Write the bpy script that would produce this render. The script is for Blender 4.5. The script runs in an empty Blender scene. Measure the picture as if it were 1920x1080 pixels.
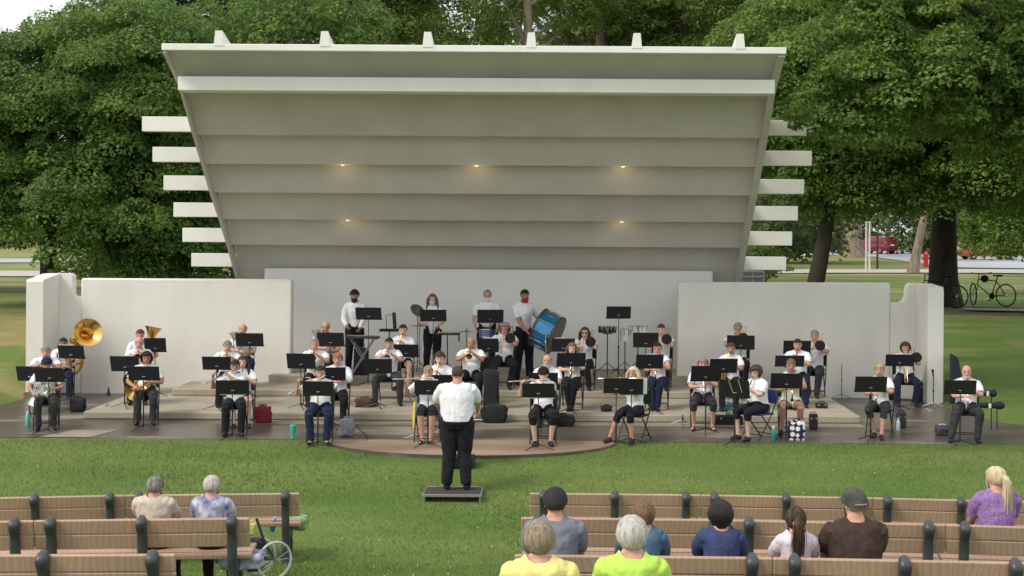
import bpy, math, random
import numpy as np
from mathutils import Vector, Matrix, noise as mnoise
random.seed(7); rng = np.random.default_rng(7)
R = math.radians

# ------------------------------------------------------------------ camera, world, sun, exposure
F = 2600.0; HC = 3.55; PX, PY = 1047.0, 432.0; ROLL = 0.0061
scn = bpy.context.scene
col = scn.collection
cam_d = bpy.data.cameras.new("camera"); cam = bpy.data.objects.new("camera", cam_d); col.objects.link(cam)
cam_d.sensor_width = 36; cam_d.sensor_fit = 'HORIZONTAL'; cam_d.lens = F / 1920 * 36
cam_d.shift_x = -(PX - 960) / 1920; cam_d.shift_y = -(540 - PY) / 1920
cam_d.clip_start = 0.1; cam_d.clip_end = 3000
cam.matrix_world = Matrix.Translation((0, 0, HC)) @ Matrix.Rotation(R(90), 4, 'X') @ Matrix.Rotation(ROLL, 4, 'Z')
scn.camera = cam

SUN_EL, SUN_AZ = R(46), R(-122)      # azimuth measured from +Y towards +X : behind the camera, to its left
sd = Vector((math.sin(SUN_AZ) * math.cos(SUN_EL), math.cos(SUN_AZ) * math.cos(SUN_EL), math.sin(SUN_EL)))
w = bpy.data.worlds.new("World"); scn.world = w; w.use_nodes = True
nt = w.node_tree; nt.nodes.clear()
sky = nt.nodes.new('ShaderNodeTexSky'); sky.sky_type = 'NISHITA'; sky.sun_disc = False
sky.sun_elevation = SUN_EL; sky.sun_rotation = SUN_AZ; sky.air_density = 1.0; sky.dust_density = 3.0
cloud = nt.nodes.new('ShaderNodeTexNoise'); cloud.inputs['Scale'].default_value = 2.2; cloud.inputs['Detail'].default_value = 6
crm = nt.nodes.new('ShaderNodeValToRGB')
crm.color_ramp.elements[0].position = .30; crm.color_ramp.elements[0].color = (9.0, 9.6, 10.4, 1)
crm.color_ramp.elements[1].position = .62; crm.color_ramp.elements[1].color = (13.0, 13.0, 13.0, 1)
mixw = nt.nodes.new('ShaderNodeMixRGB'); mixw.inputs[0].default_value = .82
bg = nt.nodes.new('ShaderNodeBackground'); bg.inputs['Strength'].default_value = 0.085
wo = nt.nodes.new('ShaderNodeOutputWorld')
nt.links.new(cloud.outputs['Fac'], crm.inputs[0])
nt.links.new(sky.outputs[0], mixw.inputs[1]); nt.links.new(crm.outputs[0], mixw.inputs[2])
nt.links.new(mixw.outputs[0], bg.inputs['Color']); nt.links.new(bg.outputs[0], wo.inputs[0])
sun_d = bpy.data.lights.new("sun", 'SUN'); sun = bpy.data.objects.new("sun", sun_d); col.objects.link(sun)
sun_d.energy = 1.9; sun_d.angle = R(20); sun_d.color = (1.0, 0.93, 0.82)
sun.rotation_euler = sd.to_track_quat('Z', 'Y').to_euler()
scn.view_settings.view_transform = 'Standard'; scn.view_settings.look = 'None'
scn.view_settings.gamma = 1; scn.view_settings.exposure = 0.32

# ------------------------------------------------------------------ measuring helpers
def W(px, py, s):
    """the place, s pixels per metre away, that stands at this spot of the photograph"""
    u, v = px - PX, py - PY
    c, sn = math.cos(ROLL), math.sin(ROLL)
    return Vector(((u * c + v * sn) / s, F / s, HC - (v * c - u * sn) / s))
def G(px, py, z):
    u, v = px - PX, py - PY
    c, sn = math.cos(ROLL), math.sin(ROLL)
    s = (v * c - u * sn) / (HC - z)
    return W(px, py, s)
SX = -1.58                       # centre line of the band shell
def floor_z(x, y):
    a = abs(x - SX)
    if y > 29.4 and a < 4.55: return .45
    if y > 28.2 and a < 6.27: return .28
    if y > 25.7 and a < 7.2: return .14
    return 0.0

# ------------------------------------------------------------------ materials
MATS = {}
def mat(name, rgb, rough=.6, metal=0, var=0.0, scale=8, bump=0.0, bscale=60, spec=.5, rgb2=None, stretch=None, emis=None, coat=0):
    if name in MATS: return MATS[name]
    m = bpy.data.materials.new(name); m.use_nodes = True; t = m.node_tree
    b = t.nodes['Principled BSDF']
    b.inputs['Base Color'].default_value = (*rgb, 1); b.inputs['Roughness'].default_value = rough
    b.inputs['Metallic'].default_value = metal; b.inputs['Specular IOR Level'].default_value = spec
    if coat: b.inputs['Coat Weight'].default_value = coat
    if emis: b.inputs['Emission Color'].default_value = (*emis[:3], 1); b.inputs['Emission Strength'].default_value = emis[3]
    if var or bump or rgb2:
        tc = t.nodes.new('ShaderNodeTexCoord'); mp = t.nodes.new('ShaderNodeMapping')
        if stretch: mp.inputs['Scale'].default_value = stretch
        t.links.new(tc.outputs['Object'], mp.inputs[0])
        if var or rgb2:
            n = t.nodes.new('ShaderNodeTexNoise'); n.inputs['Scale'].default_value = scale; n.inputs['Detail'].default_value = 5
            t.links.new(mp.outputs[0], n.inputs['Vector'])
            cr = t.nodes.new('ShaderNodeValToRGB')
            a = rgb2 or tuple(c * (1 - var) for c in rgb); z = rgb if rgb2 else tuple(min(1, c * (1 + var)) for c in rgb)
            cr.color_ramp.elements[0].position = .32; cr.color_ramp.elements[0].color = (*a, 1)
            cr.color_ramp.elements[1].position = .68; cr.color_ramp.elements[1].color = (*z, 1)
            t.links.new(n.outputs['Fac'], cr.inputs[0]); t.links.new(cr.outputs[0], b.inputs['Base Color'])
        if bump:
            n2 = t.nodes.new('ShaderNodeTexNoise'); n2.inputs['Scale'].default_value = bscale; n2.inputs['Detail'].default_value = 4
            t.links.new(mp.outputs[0], n2.inputs['Vector'])
            bp = t.nodes.new('ShaderNodeBump'); bp.inputs['Strength'].default_value = bump; bp.inputs['Distance'].default_value = .02
            t.links.new(n2.outputs['Fac'], bp.inputs['Height']); t.links.new(bp.outputs[0], b.inputs['Normal'])
    MATS[name] = m; return m

def leafmat(name, c1, c2, c3=None):
    if name in MATS: return MATS[name]
    m = bpy.data.materials.new(name); m.use_nodes = True; t = m.node_tree; t.nodes.clear()
    o = t.nodes.new('ShaderNodeOutputMaterial'); g = t.nodes.new('ShaderNodeNewGeometry')
    cr = t.nodes.new('ShaderNodeValToRGB'); cr.color_ramp.elements[0].color = (*c1, 1); cr.color_ramp.elements[1].color = (*c2, 1)
    if c3:
        e = cr.color_ramp.elements.new(.93); e.color = (*c2, 1); cr.color_ramp.elements[2].color = (*c3, 1)
    tc = t.nodes.new('ShaderNodeTexCoord'); n = t.nodes.new('ShaderNodeTexNoise'); n.inputs['Scale'].default_value = .9; n.inputs['Detail'].default_value = 4
    t.links.new(tc.outputs['Object'], n.inputs['Vector'])
    ma = t.nodes.new('ShaderNodeMath'); ma.operation = 'MULTIPLY_ADD'; ma.inputs[1].default_value = .45
    m2 = t.nodes.new('ShaderNodeMath'); m2.operation = 'MULTIPLY_ADD'; m2.inputs[1].default_value = 1.9; m2.inputs[2].default_value = -.66
    t.links.new(n.outputs['Fac'], m2.inputs[0]); t.links.new(g.outputs['Random Per Island'], ma.inputs[0]); t.links.new(m2.outputs[0], ma.inputs[2])
    t.links.new(ma.outputs[0], cr.inputs[0])
    d = t.nodes.new('ShaderNodeBsdfPrincipled'); d.inputs['Roughness'].default_value = .55; d.inputs['Specular IOR Level'].default_value = .3
    tr = t.nodes.new('ShaderNodeBsdfTranslucent'); mx = t.nodes.new('ShaderNodeMixShader'); mx.inputs[0].default_value = .36
    hs = t.nodes.new('ShaderNodeHueSaturation'); hs.inputs['Value'].default_value = 1.5; hs.inputs['Hue'].default_value = .485
    t.links.new(cr.outputs[0], d.inputs['Base Color']); t.links.new(cr.outputs[0], hs.inputs['Color']); t.links.new(hs.outputs[0], tr.inputs[0])
    t.links.new(d.outputs[0], mx.inputs[1]); t.links.new(tr.outputs[0], mx.inputs[2]); t.links.new(mx.outputs[0], o.inputs[0])
    MATS[name] = m; return m

def ramp(t, vec, scale, detail, p0, c0, p1, c1, rough=.5):
    n = t.nodes.new('ShaderNodeTexNoise'); n.inputs['Scale'].default_value = scale; n.inputs['Detail'].default_value = detail; n.inputs['Roughness'].default_value = rough
    t.links.new(vec, n.inputs['Vector'])
    cr = t.nodes.new('ShaderNodeValToRGB'); cr.color_ramp.elements[0].position = p0; cr.color_ramp.elements[0].color = (*c0, 1)
    cr.color_ramp.elements[1].position = p1; cr.color_ramp.elements[1].color = (*c1, 1)
    t.links.new(n.outputs['Fac'], cr.inputs[0]); return cr, n
def mixc(t, mode, fac, a, b):
    m = t.nodes.new('ShaderNodeMixRGB'); m.blend_type = mode
    for i, v in ((0, fac), (1, a), (2, b)):
        if isinstance(v, (int, float)): m.inputs[i].default_value = v
        elif isinstance(v, tuple): m.inputs[i].default_value = (*v, 1)
        else: t.links.new(v, m.inputs[i])
    return m

def grass_mat():
    m = bpy.data.materials.new('lawn'); m.use_nodes = True; t = m.node_tree; b = t.nodes['Principled BSDF']
    b.inputs['Roughness'].default_value = .8; b.inputs['Specular IOR Level'].default_value = .15
    tc = t.nodes.new('ShaderNodeTexCoord'); v = tc.outputs['Object']
    mp = t.nodes.new('ShaderNodeMapping'); mp.inputs['Scale'].default_value = (.5, 1.6, 1); t.links.new(v, mp.inputs[0])
    fine, nf = ramp(t, v, 38, 6, .3, (.082, .142, .040), .72, (.172, .252, .070), .7)
    big, _ = ramp(t, mp.outputs[0], .55, 4, .34, (.78, .86, .7), .66, (1.25, 1.12, 1.05))
    m1 = mixc(t, 'MULTIPLY', 1.0, fine.outputs[0], big.outputs[0])
    patch, _ = ramp(t, mp.outputs[0], .33, 5, .44, (0, 0, 0), .66, (1, 1, 1), .6)
    # dry straw-coloured turf shows mostly on the bank and the upper lawn
    sx = t.nodes.new('ShaderNodeSeparateXYZ'); t.links.new(v, sx.inputs[0])
    mr = t.nodes.new('ShaderNodeMapRange'); mr.inputs['From Min'].default_value = 24; mr.inputs['From Max'].default_value = 31
    mr.inputs['To Min'].default_value = .16; mr.inputs['To Max'].default_value = 1.0; t.links.new(sx.outputs['Y'], mr.inputs['Value'])
    mu = t.nodes.new('ShaderNodeMath'); mu.operation = 'MULTIPLY'; t.links.new(patch.outputs[0], mu.inputs[0]); t.links.new(mr.outputs[0], mu.inputs[1])
    m2 = mixc(t, 'MIX', mu.outputs[0], m1.outputs[0], (.36, .29, .13)); t.links.new(m2.outputs[0], b.inputs['Base Color'])
    bp = t.nodes.new('ShaderNodeBump'); bp.inputs['Strength'].default_value = .7; bp.inputs['Distance'].default_value = .04
    t.links.new(nf.outputs['Fac'], bp.inputs['Height']); t.links.new(bp.outputs[0], b.inputs['Normal'])
    return m
def concrete_mat(name, dry=(.36, .32, .25), wet=(.14, .12, .095), lo=.42, hi=.56, axis=(1, 1, 1)):
    m = bpy.data.materials.new(name); m.use_nodes = True; t = m.node_tree; b = t.nodes['Principled BSDF']
    tc = t.nodes.new('ShaderNodeTexCoord'); v = tc.outputs['Object']
    mp = t.nodes.new('ShaderNodeMapping'); mp.inputs['Scale'].default_value = axis; t.links.new(v, mp.inputs[0])
    st, _ = ramp(t, mp.outputs[0], .55, 6, lo, (0, 0, 0), hi, (1, 1, 1), .62)
    gr, ng = ramp(t, v, 30, 6, .3, (.8, .8, .8), .7, (1.15, 1.13, 1.1), .7)
    blotch, _ = ramp(t, mp.outputs[0], 2.2, 5, .35, (.86, .86, .86), .65, (1.08, 1.06, 1.03))
    c = mixc(t, 'MIX', st.outputs[0], dry, wet); c2 = mixc(t, 'MULTIPLY', 1.0, c.outputs[0], gr.outputs[0]); c3 = mixc(t, 'MULTIPLY', 1.0, c2.outputs[0], blotch.outputs[0])
    t.links.new(c3.outputs[0], b.inputs['Base Color'])
    rr = t.nodes.new('ShaderNodeMapRange'); rr.inputs['To Min'].default_value = .85; rr.inputs['To Max'].default_value = .3
    t.links.new(st.outputs[0], rr.inputs['Value']); t.links.new(rr.outputs[0], b.inputs['Roughness'])
    bp = t.nodes.new('ShaderNodeBump'); bp.inputs['Strength'].default_value = .25; bp.inputs['Distance'].default_value = .01
    t.links.new(ng.outputs['Fac'], bp.inputs['Height']); t.links.new(bp.outputs[0], b.inputs['Normal'])
    MATS[name] = m; return m
def stucco_mat(name, rgb, dirt=.12):
    m = bpy.data.materials.new(name); m.use_nodes = True; t = m.node_tree; b = t.nodes['Principled BSDF']; b.inputs['Roughness'].default_value = .75
    b.inputs['Specular IOR Level'].default_value = .25
    tc = t.nodes.new('ShaderNodeTexCoord'); v = tc.outputs['Object']
    mp = t.nodes.new('ShaderNodeMapping'); mp.inputs['Scale'].default_value = (.9, .9, .35); t.links.new(v, mp.inputs[0])
    bl, _ = ramp(t, mp.outputs[0], 1.4, 6, .3, tuple(c * (1 - dirt) for c in rgb), .7, rgb, .65)
    br = t.nodes.new('ShaderNodeTexBrick'); br.inputs['Scale'].default_value = 1; br.inputs['Mortar Size'].default_value = .007
    br.inputs['Brick Width'].default_value = .4; br.inputs['Row Height'].default_value = .2; br.inputs['Mortar Smooth'].default_value = .6
    mp2 = t.nodes.new('ShaderNodeMapping'); mp2.inputs['Rotation'].default_value = (R(90), 0, 0); t.links.new(v, mp2.inputs[0]); t.links.new(mp2.outputs[0], br.inputs['Vector'])
    n = t.nodes.new('ShaderNodeTexNoise'); n.inputs['Scale'].default_value = 45; n.inputs['Detail'].default_value = 5; t.links.new(v, n.inputs['Vector'])
    t.links.new(bl.outputs[0], b.inputs['Base Color'])
    ad = t.nodes.new('ShaderNodeMath'); ad.operation = 'MULTIPLY_ADD'; ad.inputs[1].default_value = -.35
    t.links.new(br.outputs['Fac'], ad.inputs[0]); t.links.new(n.outputs['Fac'], ad.inputs[2])
    bp = t.nodes.new('ShaderNodeBump'); bp.inputs['Strength'].default_value = .35; bp.inputs['Distance'].default_value = .015
    t.links.new(ad.outputs[0], bp.inputs['Height']); t.links.new(bp.outputs[0], b.inputs['Normal'])
    MATS[name] = m; return m
def wood_mat():
    m = bpy.data.materials.new('bench_plank'); m.use_nodes = True; t = m.node_tree; b = t.nodes['Principled BSDF']; b.inputs['Roughness'].default_value = .55
    tc = t.nodes.new('ShaderNodeTexCoord'); v = tc.outputs['Object']
    oi = t.nodes.new('ShaderNodeObjectInfo'); ad = t.nodes.new('ShaderNodeVectorMath'); ad.operation = 'MULTIPLY_ADD'
    t.links.new(oi.outputs['Location'], ad.inputs[0]); ad.inputs[1].default_value = (3.7, 1.3, 2.1); t.links.new(v, ad.inputs[2])
    mp = t.nodes.new('ShaderNodeMapping'); mp.inputs['Scale'].default_value = (3.2, 9, 1.5); t.links.new(ad.outputs[0], mp.inputs[0])
    wv = t.nodes.new('ShaderNodeTexWave'); wv.inputs['Scale'].default_value = 1.9; wv.inputs['Distortion'].default_value = 9; wv.inputs['Detail'].default_value = 3; wv.inputs['Detail Scale'].default_value = .8
    t.links.new(mp.outputs[0], wv.inputs['Vector'])
    cr = t.nodes.new('ShaderNodeValToRGB'); cr.color_ramp.elements[0].color = (.40, .262, .182, 1); cr.color_ramp.elements[1].color = (.465, .315, .222, 1)
    t.links.new(wv.outputs['Fac'], cr.inputs[0])
    bl, _ = ramp(t, ad.outputs[0], 1.3, 5, .3, (.82, .84, .88), .7, (1.12, 1.08, 1.02))
    mm = mixc(t, 'MULTIPLY', 1.0, cr.outputs[0], bl.outputs[0]); t.links.new(mm.outputs[0], b.inputs['Base Color'])
    MATS['plank'] = m; return m

LAWN = grass_mat()
CONC = concrete_mat('apron_concrete', dry=(.30, .265, .21), wet=(.105, .088, .07), lo=.33, hi=.47, axis=(.55, 1.3, 1))
CONC2 = concrete_mat('stage_concrete', dry=(.40, .36, .285), wet=(.25, .225, .18), lo=.52, hi=.68)
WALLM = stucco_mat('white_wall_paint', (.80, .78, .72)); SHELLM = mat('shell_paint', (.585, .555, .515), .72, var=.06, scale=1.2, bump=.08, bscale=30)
BEAMM = mat('beam_paint', (.82, .81, .77), .6, var=.04, scale=2, bump=.06)
PLANK = wood_mat()
BLACK = mat('black_metal', (.012, .012, .014), .42); DESK = mat('desk_black', (.010, .010, .016), .5, bump=.03, bscale=200); CHROME = mat('chrome', (.6, .6, .6), .2, 1)
BRASS = mat('lacquered_brass', (.78, .50, .16), .22, 1); SILVER = mat('silver_plate', (.80, .80, .78), .22, 1); EBONY = mat('ebony_wood', (.015, .013, .012), .3)
BARK = mat('bark', (.105, .080, .058), .9, var=.45, scale=5, bump=1.0, bscale=14, stretch=(1, 1, .3))
BARKD = mat('dark_bark', (.040, .030, .022), .9, var=.4, scale=5, bump=1.0, bscale=14, stretch=(1, 1, .3))
BARKL = mat('pale_bark', (.24, .19, .14), .9, var=.35, scale=5, bump=1.0, bscale=14, stretch=(1, 1, .3))
BLKFAB = mat('black_fabric', (.016, .016, .019), .9, var=.2, scale=20, bump=.2)
GREYPL = mat('cast_grey', (.050, .055, .058), .4, var=.25, scale=6, bump=.15, bscale=40)

# ------------------------------------------------------------------ mesh builder
def nrm(v):
    v = np.asarray(v, float); return v / (np.linalg.norm(v) + 1e-12)
class MB:
    def __init__(s): s.v = []; s.f = []; s.m = []; s.n = 0
    def add(s, V, Fs, mi=0):
        V = [tuple(map(float, p)) for p in V]
        s.v += V; s.f += [tuple(i + s.n for i in f) for f in Fs]; s.m += [mi] * len(Fs); s.n += len(V); return s
    def box(s, c, d, rot=None, mi=0, bev=0.0):
        x, y, z = [a / 2 for a in d]; M = rot or Matrix.Identity(3); c = Vector(c)
        if bev <= 0:
            P = [Vector((a * x, b * y, e * z)) for a in (-1, 1) for b in (-1, 1) for e in (-1, 1)]
            Fs = [(0, 1, 3, 2), (4, 6, 7, 5), (0, 4, 5, 1), (2, 3, 7, 6), (0, 2, 6, 4), (1, 5, 7, 3)]
            return s.add([c + M @ p for p in P], Fs, mi)
        bev = min(bev, x * .9, y * .9, z * .9)
        P = []; idx = {}
        for a in (-1, 1):
            for b in (-1, 1):
                for e in (-1, 1):
                    for k in range(3):
                        q = [a * (x - bev), b * (y - bev), e * (z - bev)]; q[k] = (a * x, b * y, e * z)[k]
                        idx[(a, b, e, k)] = len(P); P.append(c + M @ Vector(q))
        Fs = []
        for a in (-1, 1):
            Fs.append([idx[(a, -1, -1, 0)], idx[(a, 1, -1, 0)], idx[(a, 1, 1, 0)], idx[(a, -1, 1, 0)]][::a])
            Fs.append([idx[(-1, a, -1, 1)], idx[(1, a, -1, 1)], idx[(1, a, 1, 1)], idx[(-1, a, 1, 1)]][::-a])
            Fs.append([idx[(-1, -1, a, 2)], idx[(1, -1, a, 2)], idx[(1, 1, a, 2)], idx[(-1, 1, a, 2)]][::a])
        for a in (-1, 1):
            for b in (-1, 1):
                Fs.append([idx[(a, b, -1, 0)], idx[(a, b, -1, 1)], idx[(a, b, 1, 1)], idx[(a, b, 1, 0)]])
                Fs.append([idx[(a, -1, b, 0)], idx[(a, -1, b, 2)], idx[(a, 1, b, 2)], idx[(a, 1, b, 0)]])
                Fs.append([idx[(-1, a, b, 1)], idx[(-1, a, b, 2)], idx[(1, a, b, 2)], idx[(1, a, b, 1)]])
        for a in (-1, 1):
            for b in (-1, 1):
                for e in (-1, 1): Fs.append([idx[(a, b, e, k)] for k in range(3)])
        return s.add(P, [tuple(f) for f in Fs], mi)
    def tube(s, pts, rad, n=8, mi=0, side=None, cap=True, closed=False):
        pts = [np.asarray(p, float) for p in pts]; N = len(pts)
        if isinstance(rad, (int, float)): rad = [rad] * N
        rad = [(r, r) if isinstance(r, (int, float)) else r for r in rad]
        rings = []; prev = None
        for i, p in enumerate(pts):
            if closed: t = nrm(pts[(i + 1) % N] - pts[i - 1])
            else: t = nrm(pts[min(i + 1, N - 1)] - pts[max(i - 1, 0)])
            a = np.asarray(side, float) if side is not None else (prev if prev is not None else np.array((1., 0, 0) if abs(t[0]) < .8 else (0, 1., 0)))
            a = a - t * a.dot(t); a = nrm(a); b = np.cross(t, a); prev = a
            rings.append([p + a * math.cos(q) * rad[i][0] + b * math.sin(q) * rad[i][1] for q in np.linspace(0, 2 * math.pi, n, False)])
        V = [q for r in rings for q in r]; Fs = []
        for i in range(N if closed else N - 1):
            j = (i + 1) % N
            for k in range(n): Fs.append((i * n + k, i * n + (k + 1) % n, j * n + (k + 1) % n, j * n + k))
        if cap and not closed:
            Fs.append(tuple(range(n))[::-1]); Fs.append(tuple((N - 1) * n + k for k in range(n)))
        return s.add(V, Fs, mi)
    def lathe(s, p, d, prof, n=16, mi=0, sc=(1, 1), side=None):
        """prof: (distance along d, radius)"""
        p = np.asarray(p, float); d = nrm(d)
        a = np.asarray(side, float) if side is not None else np.array((1., 0, 0) if abs(d[0]) < .8 else (0, 1., 0)); a = nrm(a - d * a.dot(d)); b = np.cross(d, a)
        V = []; Fs = []
        for t, r in prof:
            for q in np.linspace(0, 2 * math.pi, n, False): V.append(p + d * t + a * math.cos(q) * r * sc[0] + b * math.sin(q) * r * sc[1])
        for i in range(len(prof) - 1):
            for k in range(n): Fs.append((i * n + k, i * n + (k + 1) % n, (i + 1) * n + (k + 1) % n, (i + 1) * n + k))
        if prof[0][1] > 1e-4: Fs.append(tuple(range(n))[::-1])
        if prof[-1][1] > 1e-4: Fs.append(tuple((len(prof) - 1) * n + k for k in range(n)))
        return s.add(V, Fs, mi)
    def ell(s, c, r, n=12, m=8, M=None, mi=0):
        V = []; Fs = []; c = Vector(c)
        for i in range(m + 1):
            th = math.pi * i / m
            for k in range(n):
                ph = 2 * math.pi * k / n; q = Vector((math.sin(th) * math.cos(ph) * r[0], math.sin(th) * math.sin(ph) * r[1], math.cos(th) * r[2]))
                V.append(c + (M @ q if M else q))
        for i in range(m):
            for k in range(n): Fs.append((i * n + k, (i + 1) * n + k, (i + 1) * n + (k + 1) % n, i * n + (k + 1) % n))
        return s.add(V, Fs, mi)
    def prism(s, poly, x0, x1, mi=0, axis='x', T=None):
        """poly: list of (a,b) outline; extruded along x (a=y,b=z), y (a=x,b=z) or z (a=x,b=y)"""
        n = len(poly)
        def mk(t, a, b): return {'x': (t, a, b), 'y': (a, t, b), 'z': (a, b, t)}[axis]
        V = [mk(x0, a, b) for a, b in poly] + [mk(x1, a, b) for a, b in poly]
        if T: V = [T(v) for v in V]
        Fs = [tuple(range(n))[::-1], tuple(range(n, 2 * n))] + [(i, (i + 1) % n, n + (i + 1) % n, n + i) for i in range(n)]
        return s.add(V, Fs, mi)
    def mesh(s, name, mats, smooth=True, ang=40):
        me = bpy.data.meshes.new(name); me.from_pydata(s.v, [], s.f); me.validate()
        for m in (mats if isinstance(mats, (list, tuple)) else [mats]): me.materials.append(m)
        if len(me.polygons) == len(s.m): me.polygons.foreach_set('material_index', s.m)
        if smooth: me.shade_smooth(); me.set_sharp_from_angle(angle=R(ang))
        me.update(); return me
    def build(s, name, mats, parent=None, smooth=True, ang=40, loc=None):
        o = bpy.data.objects.new(name, s.mesh(name, mats, smooth, ang)); col.objects.link(o)
        if parent: o.parent = parent
        if loc is not None: o.location = loc
        return o
def fixnormals(me):
    import bmesh
    bm = bmesh.new(); bm.from_mesh(me); bmesh.ops.recalc_face_normals(bm, faces=bm.faces); bm.to_mesh(me); bm.free()
def np_mesh(name, V, Fq, m, smooth=False):
    me = bpy.data.meshes.new(name); nv = len(V); nf = len(Fq); k = Fq.shape[1]
    me.vertices.add(nv); me.vertices.foreach_set('co', V.astype(np.float32).ravel())
    me.loops.add(nf * k); me.loops.foreach_set('vertex_index', Fq.astype(np.int32).ravel())
    me.polygons.add(nf); me.polygons.foreach_set('loop_start', np.arange(0, nf * k, k, dtype=np.int32))
    me.update(calc_edges=True); me.materials.append(m)
    if smooth: me.shade_smooth()
    return me
def thing(name, label, cat, loc=(0, 0, 0), rz=0, group=None):
    o = bpy.data.objects.new(name, None); col.objects.link(o); o.empty_display_size = .1
    o.location = loc; o.rotation_euler = (0, 0, rz); o['label'] = label; o['category'] = cat
    if group: o['group'] = group
    return o
def tag(o, label, cat, group=None):
    o['label'] = label; o['category'] = cat
    if group: o['group'] = group
    return o
def struct(o, label=None, kind='structure'):
    o['kind'] = kind
    if label: o['label'] = label
    return o
def copy_tree(o, parent=None):
    c = o.copy(); col.objects.link(c)
    if parent: c.parent = parent
    for ch in list(o.children): copy_tree(ch, c)
    return c
def smooth01(t): t = min(1, max(0, t)); return t * t * (3 - 2 * t)

# ------------------------------------------------------------------ ground
GY = [-400, 4, 7, 9.3, 11.1, 13.6, 16.8, 18.4, 20, 21.6, 23.2, 60]
GZ = [1.5, .75, .50, .30, .093, -.127, -.50, -.46, -.30, -.06, -.012, -.012]
def ground(x, y):
    base = float(np.interp(y, GY, GZ))
    if y <= 23: return base
    side = 0.0
    if x > 7.95: side = smooth01((x - 7.95) / .8)
    if x < -11.05: side = smooth01((-11.05 - x) / .8)
    h_out = 1.4 * smooth01((y - 25.0) / 13.5)
    h_in = 1.4 * smooth01((y - 32.3) / 1.2)
    return -.012 + side * h_out + (1 - side) * h_in
xs = np.concatenate([np.linspace(-1500, -60, 10), np.linspace(-50, -16, 18), np.arange(-15, 15, .4), np.linspace(16, 50, 18), np.linspace(60, 1500, 10)])
ys = np.concatenate([np.linspace(-300, -5, 8), np.arange(-4, 46, .4), np.linspace(47, 100, 20), np.linspace(110, 2500, 14)])
V = np.array([(x, y, ground(x, y) + .02 * mnoise.noise((x * .35, y * .35, 0)) * (1 if (y < 22 or y > 60) else .25)) for y in ys for x in xs])
nx, ny = len(xs), len(ys)
i, j = np.meshgrid(np.arange(nx - 1), np.arange(ny - 1)); q = (j * nx + i).ravel()
o = bpy.data.objects.new('grass_ground', np_mesh('grass_ground', V, np.stack([q, q + 1, q + nx + 1, q + nx], 1), LAWN, True)); col.objects.link(o); struct(o)

def sheet(name, pts, z, m, thick=.0, kind='structure'):
    mb = MB(); n = len(pts)
    mb.add([(x, y, z) for x, y in pts], [tuple(range(n))]); o = mb.build(name, m, smooth=False); struct(o); return o
# apron: pavement in front of the stage with the half-round bulge
GE = 23.38
ap = [(-17, GE + .25), (-9, GE + .05)]
for a in np.linspace(180, 360, 25): ap.append((-1.42 + 2.45 * math.cos(R(a)), GE + 1.62 * math.sin(R(a))))
ap += [(8.6, GE - .12), (17, GE - .2), (17, 23.9), (9.6, 24.4), (8.7, 25.3), (8.15, 27.4), (7.95, 28.9), (7.3, 30), (7.3, 31.9), (-10.9, 31.9), (-10.9, 29.0), (-11.25, 28.6), (-12.2, 27.6), (-17, 27.2)]
mb = MB(); mb.add([(x, y, .0) for x, y in ap] + [(x, y, -.25) for x, y in ap], [tuple(range(len(ap)))] + [(k, (k + 1) % len(ap), len(ap) + (k + 1) % len(ap), len(ap) + k) for k in range(len(ap))])
o = mb.build('stage_pavement', CONC, smooth=False); fixnormals(o.data); struct(o)
if o.data.polygons[0].normal.z < 0: o.data.flip_normals()
lt = concrete_mat('pale_slab', dry=(.31, .275, .215), wet=(.20, .175, .135), lo=.4, hi=.7)
sheet('pavement_strip', [(-5.9, 25.15), (5.6, 25.15), (5.6, 25.68), (-5.9, 25.68)], .005, lt)
sheet('pavement_slab', [(-8.75, 23.45), (-7.9, 23.45), (-7.7, 24.3), (-8.45, 24.3)], .006, lt)
bulgem = concrete_mat('brown_slab', dry=(.33, .25, .175), wet=(.21, .155, .11), lo=.42, hi=.62, axis=(.5, 1.5, 1))
pts = [(-1.42 + 2.42 * math.cos(R(a)), GE + .0 + 1.59 * math.sin(R(a))) for a in np.linspace(180, 360, 25)]
sheet('bulge_slab', pts, .006, bulgem)

# upper lawn: paths and the street beyond
road = concrete_mat('street_asphalt', dry=(.42, .45, .50), wet=(.30, .33, .38), lo=.4, hi=.6, axis=(.1, .1, 1))
path = concrete_mat('sidewalk', dry=(.48, .45, .42), wet=(.40, .38, .36), lo=.4, hi=.7)
def gsheet(name, pp, dz, m): return sheet(name, [(G(x, y, 1.4 + dz).x, G(x, y, 1.4 + dz).y) for x, y in pp], 1.42 + dz, m)
gsheet('street', [(1380, 486), (1540, 478), (1640, 482), (1715, 493), (1790, 502), (1960, 504), (2100, 504), (2100, 480), (1920, 479), (1760, 470), (1640, 469), (1540, 471), (1380, 474)], .012, road)
gsheet('sidewalk', [(1380, 514), (1560, 512), (1790, 512), (2100, 514), (2100, 508), (1790, 505), (1560, 505), (1380, 506)], .018, path)
gsheet('left_path', [(-200, 519), (440, 518), (560, 518), (560, 509), (440, 509), (-200, 508)], .012, path)
gsheet('left_street', [(-200, 494), (440, 490), (560, 489), (560, 484), (440, 484), (-200, 486)], .012, road)
crest = [W(1805, 566, 66), W(1860, 572, 64), W(1935, 578, 62)]
sheet('bike_path', [(11.3, 38.9), (17, 37.9), (17, 37.0), (11.3, 38.1)], 1.44, path)

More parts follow.
